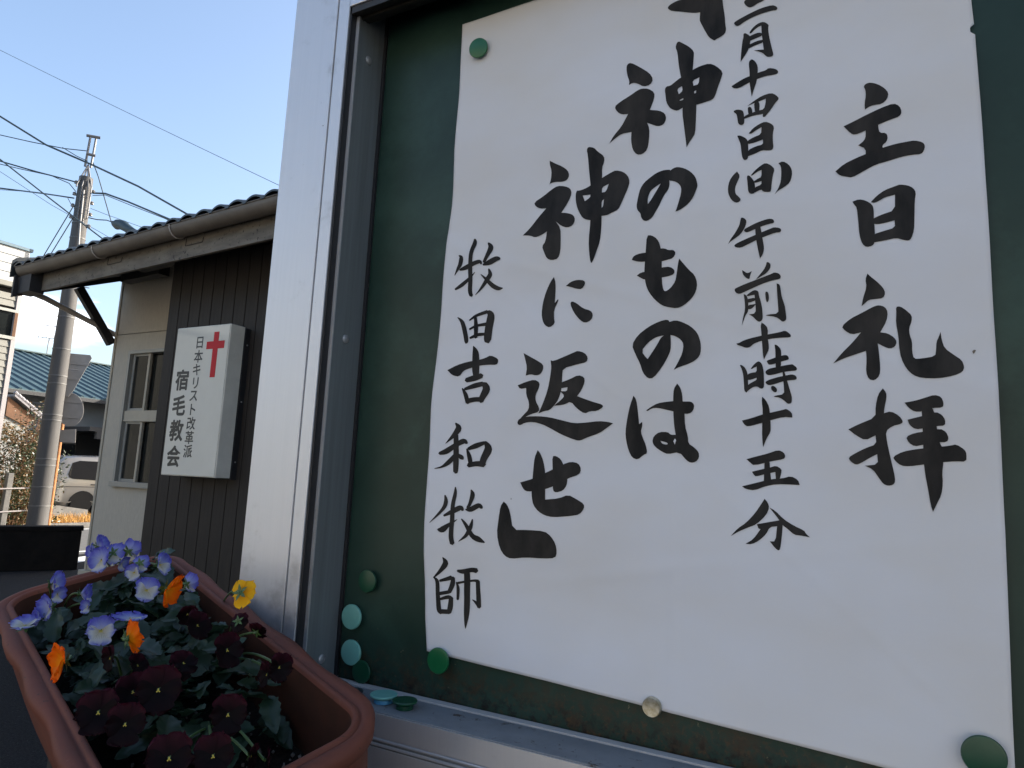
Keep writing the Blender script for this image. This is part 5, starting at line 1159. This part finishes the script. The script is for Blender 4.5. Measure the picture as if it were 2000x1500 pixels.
# ================================================================== van
VX = -21.0
vb = P(112, 940, x=VX).y; v0 = vb
van = thing("parked_van", "off white minivan parked under the carport, seen from its rear left side", "van", (VX - 0.85, v0 + 2.2, 0), rot=None)
def vslice(y, zr, zb3, hw, inset):   # cross section half widths: belt, roof
    return y, zr, zb3, hw, inset
secs = [(0.00, 0.42, 1.00, 0.70), (0.04, 0.36, 1.25, 0.78), (0.14, 0.30, 1.60, 0.82), (0.32, 0.28, 1.735, 0.84), (0.7, 0.28, 1.78, 0.85), (1.6, 0.28, 1.80, 0.85), (2.6, 0.28, 1.78, 0.85), (3.1, 0.28, 1.66, 0.85), (3.6, 0.28, 1.20, 0.84), (4.1, 0.30, 1.00, 0.80), (4.35, 0.36, 0.85, 0.70), (4.42, 0.42, 0.70, 0.60)]
rings = []
for y, zl, zh, hw in secs:
    r = []
    for t_, k in ((0, 0.86), (0.08, 0.98), (0.3, 1.0), (0.52, 0.995), (0.62, 0.975), (0.90, 0.87), (0.97, 0.80), (1.0, 0.60)):
        r.append((hw * k, zl + (zh - zl) * t_))
    ring = [Vector((VX - 0.85 + a, v0 + y, z)) for a, z in r] + [Vector((VX - 0.85 - a, v0 + y, z)) for a, z in reversed(r)]
    rings.append(ring)
n = len(rings[0]); vs = [p for g in rings for p in g]; fs = [tuple(range(n)), tuple(range(len(vs) - 1, len(vs) - n - 1, -1))]
for i in range(len(rings) - 1):
    for k in range(n): fs.append((i * n + k, (i + 1) * n + k, (i + 1) * n + (k + 1) % n, i * n + (k + 1) % n))
MB().add(vs, fs).go("body", M["van"], van, smooth=True)
def vside(z, y): 
    zl, zh = 0.28, 1.78; t_ = (z - zl) / (zh - zl)
    tab = [(0, 0.86), (0.08, 0.98), (0.3, 1.0), (0.52, 0.995), (0.62, 0.975), (0.90, 0.87), (0.97, 0.80), (1.0, 0.6)]
    for (a, ka), (c, kc) in zip(tab, tab[1:]):
        if a <= t_ <= c: return VX - 0.85 + 0.85 * (ka + (kc - ka) * (t_ - a) / (c - a))
    return VX
def glasspoly(name, pts, m, off=0.022, th=0.012):
    vs = [Vector((vside(z, y) + off, v0 + y, z)) for y, z in pts] + [Vector((vside(z, y) + off - th - 0.02, v0 + y, z)) for y, z in pts]; k = len(pts)
    return MB().add(vs, [tuple(range(k)), tuple(range(2 * k - 1, k - 1, -1))] + [(i, i + k, (i + 1) % k + k, (i + 1) % k) for i in range(k)]).go(name, m, van)
glasspoly("side_window", [(0.30, 1.22), (0.34, 1.12), (0.45, 1.08), (1.45, 1.03), (1.45, 1.62), (0.62, 1.62), (0.42, 1.55)], M["vanglass"])
glasspoly("side_window", [(1.50, 1.03), (2.35, 1.00), (2.35, 1.62), (1.50, 1.62)], M["vanglass"])
glasspoly("side_window", [(2.42, 1.00), (3.15, 1.00), (2.85, 1.55), (2.42, 1.62)], M["vanglass"])
glasspoly("door_handle", [(0.98, 0.93), (1.16, 0.93), (1.16, 0.90), (0.98, 0.90)], M["carport"], 0.03)
glasspoly("door_handle", [(1.50, 0.93), (1.68, 0.93), (1.68, 0.90), (1.50, 0.90)], M["carport"], 0.03)
glasspoly("slide_rail", [(0.10, 0.86), (1.30, 0.85), (1.30, 0.835), (0.10, 0.845)], M["carport"], 0.008)
glasspoly("panel_gap", [(1.465, 0.32), (1.475, 0.32), (1.475, 1.60), (1.465, 1.60)], M["carport"], 0.006)
for y_ in (0.78, 3.45):
    for sx in (-1, 1):
        cx_ = VX - 0.85 + sx * 0.74
        w_ = MB().lathe([(0.20, -0.10), (0.31, -0.09), (0.33, -0.05), (0.33, 0.05), (0.31, 0.09), (0.20, 0.10)], (cx_, v0 + y_, 0.33), Matrix.Rotation(R_(90), 3, "Y"), 26).go("wheel", M["tyre"], van, smooth=True)
        o = MB().lathe([(0.20, 0.07), (0.19, 0.085), (0.05, 0.075), (0, 0.08)], (cx_, v0 + y_, 0.33), Matrix.Rotation(R_(90 * sx), 3, "Y"), 20).go("rim", M["rim"], None, smooth=True); o.parent = w_; o.matrix_parent_inverse = mw(w_).inverted()
    th = [(y_ + 0.40 * math.cos(a), 0.33 + 0.40 * math.sin(a)) for a in [math.pi * k / 12 for k in range(13)]]
    glasspoly("wheel_arch", [(a, max(0.281, b_)) for a, b_ in th], M["tyre"], 0.004)

# ================================================================== low wall, dry grass, kerb blocks
lw = P(100, 985, x=-19.5)
wl = tag(MB().add([(-19.5, lw.y - 6, 0), (-19.5, lw.y + 1.0, 0), (-19.5, lw.y + 1.0, 0.27), (-19.5, lw.y, 0.42), (-19.5, lw.y - 6, 0.5), (-19.62, lw.y - 6, 0), (-19.62, lw.y + 1.0, 0), (-19.62, lw.y + 1.0, 0.27), (-19.62, lw.y, 0.42), (-19.62, lw.y - 6, 0.5)],
   [(0, 1, 2, 3, 4), (9, 8, 7, 6, 5), (0, 5, 6, 1), (1, 6, 7, 2), (2, 7, 8, 3), (3, 8, 9, 4), (4, 9, 5, 0)]).go("low_wall", M["concrete"]), "low grey concrete wall in front of the minivan, behind dry grass", "wall")
gv, gf = [], []
rnd = random.Random(5)
for k in range(2600):
    x = rnd.uniform(-18.9, -17.3); y = rnd.uniform(5.0, 11.5); h = rnd.uniform(0.10, 0.26); a = rnd.random() * 6.28; w_ = 0.008; d = Vector((math.cos(a), math.sin(a), 0)); s = Vector((-d.y, d.x, 0)) * w_
    p = Vector((x, y, 0.05)); ln_ = d * h * rnd.uniform(0.1, 0.7); b0 = len(gv)
    gv += [p - s, p + s, p + ln_ * 0.4 + Vector((0, 0, h * 0.6)) + s * 0.8, p + ln_ * 0.4 + Vector((0, 0, h * 0.6)) - s * 0.8, p + ln_ + Vector((0, 0, h))]
    gf += [(b0, b0 + 1, b0 + 2, b0 + 3), (b0 + 3, b0 + 2, b0 + 4)]
o = mesh("dry_grass", gv, gf, M["drygrass"]); tag(o, "orange brown dry grass along the sunlit verge by the low wall", "grass", kind="stuff")
kb = thing("block_wall", "near black low concrete wall at the left in shade before the street", "wall", tuple(P(155, 1113, z=0)))
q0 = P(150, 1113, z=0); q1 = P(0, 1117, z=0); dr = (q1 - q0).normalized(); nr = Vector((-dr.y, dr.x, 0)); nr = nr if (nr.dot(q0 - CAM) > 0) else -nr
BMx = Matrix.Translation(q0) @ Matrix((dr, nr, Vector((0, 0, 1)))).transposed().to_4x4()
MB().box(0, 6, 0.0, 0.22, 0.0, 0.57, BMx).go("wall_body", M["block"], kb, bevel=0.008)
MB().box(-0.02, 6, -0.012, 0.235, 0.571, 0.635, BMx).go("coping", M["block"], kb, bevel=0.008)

# ================================================================== hedge, fence
def bush(name, label, c, rx__, ry__, h, nl, m, m2, frac, seed, ls=0.05, group=None):
    e = thing(name, label, "shrub", c, group); rnd = random.Random(seed)
    b = MB()
    for k in range(11):
        a = rnd.random() * 6.28; d = Vector((math.cos(a) * rx__ * 0.7, math.sin(a) * ry__ * 0.7, h * rnd.uniform(0.6, 0.95))); c0 = Vector(c)
        p1 = c0 + d * 0.45 + Vector((rnd.uniform(-.1, .1), rnd.uniform(-.1, .1), 0.1)); b.tube([c0 + Vector((rnd.uniform(-.08, .08), rnd.uniform(-.08, .08), 0)), p1, c0 + d], [0.022, 0.012, 0.004], 5)
        for q in range(4):
            s = p1.lerp(c0 + d, rnd.random()); b.tube([s, s + Vector((rnd.uniform(-.3, .3), rnd.uniform(-.3, .3), rnd.uniform(0.0, .35)))], [0.008, 0.002], 4)
    b.go("branches", M["brownwood"], e)
    cl = [Vector((rnd.gauss(0, rx__ * 0.5), rnd.gauss(0, ry__ * 0.5), h * (0.15 + 0.80 * rnd.random()))) for _ in range(46)]
    for part, mm, num in (("foliage", m, int(nl * (1 - frac))), ("dry_foliage", m2, int(nl * frac))):
        if num < 5: continue
        vs, fs = [], []
        for k in range(num):
            cc_ = cl[rnd.randrange(len(cl))] if part == "foliage" else cl[rnd.randrange(len(cl) // 2) * 2]
            p = Vector(c) + cc_ + Vector((rnd.gauss(0, 0.13), rnd.gauss(0, 0.13), rnd.gauss(0, 0.12)))
            if p.z < c[2] + 0.02: continue
            s = ls * rnd.uniform(0.6, 1.3); q = Euler((rnd.random() * 6, rnd.random() * 6, rnd.random() * 6)).to_matrix(); i0 = len(vs)
            vs += [p + q @ Vector(v) * s for v in ((0, -1, 0), (0.42, 0, 0.12), (0, 1, 0), (-0.42, 0, 0.12))]; fs.append((i0, i0 + 1, i0 + 2, i0 + 3))
        o = mesh(part, vs, fs, mm, e); o["kind"] = "stuff"
    return e
gp = lambda px, x: P(px, 1000, x=x).y
bush("shrub", "thin shrub with yellow and rusty autumn leaves at the left edge below the sided house", (-15.6, gp(8, -15.6), 0), 0.50, 0.60, 2.35, 3200, M["hedge"], M["hedge_dry"], 0.62, 11, 0.034)
bush("shrub", "glossy dark green shrub touching the left side of the utility pole foot", (-15.4, gp(52, -15.4), 0), 0.40, 0.42, 2.1, 4200, M["hedge"], M["hedge_dry"], 0.10, 12, 0.032)
bush("shrub", "low reddish shrub at the foot of the leaning fence post", (-15.0, gp(26, -15.0), 0), 0.45, 0.50, 1.25, 2600, M["hedge"], M["hedge_dry"], 0.45, 13, 0.032)
bush("shrub", "tall sparse shrub in front of the small shed roof", (-16.6, gp(40, -16.6), 0), 0.40, 0.42, 2.9, 1500, M["hedge"], M["hedge_dry"], 0.40, 14, 0.034)
FX = -14.3
fn = thing("rail_fence", "old leaning fence post with two pale rails in front of the shrubs", "fence", tuple(P(8, 1010, x=FX)))
fa, fb = P(4, 1012, x=FX), P(20, 924, x=FX)
bar("fence_post", (FX, fa.y, 0), (FX, fb.y, fb.z), 0.10, 0.10, M["concrete"], fn, 0.01, up=Vector((1, 0, 0)))
for (xa, ya_), (xb, yb_) in (((-20, 955), (57, 953)), ((-20, 1001), (50, 997))):
    a, b_ = P(xa, ya_, x=FX + 0.06), P(xb, yb_, x=FX + 0.06); bar("fence_rail", a, b_, 0.022, 0.022, M["housetrim"], fn)
# ================================================================== houses, paving added behind the lens for warm fill (mirrored in sign and post)
M["cream"] = mat("sunlit_cream_render", (0.34, 0.32, 0.29), 0.85, var=0.08, vscale=2)
M["pave"] = mat("pale_concrete_paving", (0.30, 0.29, 0.28), 0.9, var=0.12, vscale=3)
sheet("pavement", [(-12.1, -60), (30, -60), (30, -3.6), (-12.1, -3.6)], 0.006, M["pave"])
def opposite(x0, x1, y, h, label):
    e = thing("fill_house", label, "house", ((x0 + x1) / 2, y - 3, 0))
    box("wall", x0, x1, y - 7, y, 0, h, M["cream"], e)
    MB().prism([(y + 0.6, h), (y - 3.5, h + 1.9), (y - 7.6, h)], 0, x0 - 0.5, x1 + 0.5).go("roof", M["tile"], e)
    n = int((x1 - x0) / 2.6)
    for i in range(n):
        for z in ((0.9, 2.1), (3.5, 4.6))[: 2 if h > 4 else 1]:
            xx = x0 + 0.7 + i * 2.6
            f = box("window", xx, xx + 1.4, y + 0.001, y + 0.05, z[0], z[1], M["winframe"], e)
            o = box("pane", xx + 0.06, xx + 1.34, y + 0.051, y + 0.056, z[0] + 0.06, z[1] - 0.06, M["glass"]); o.parent = f; o.matrix_parent_inverse = mw(f).inverted()
opposite(-10, -1.5, -8.5, 5.4, "added cream two storey house behind the camera, left of the lower one")
opposite(0.5, 9.5, -9.5, 5.0, "added cream house behind the camera, right of the gap")
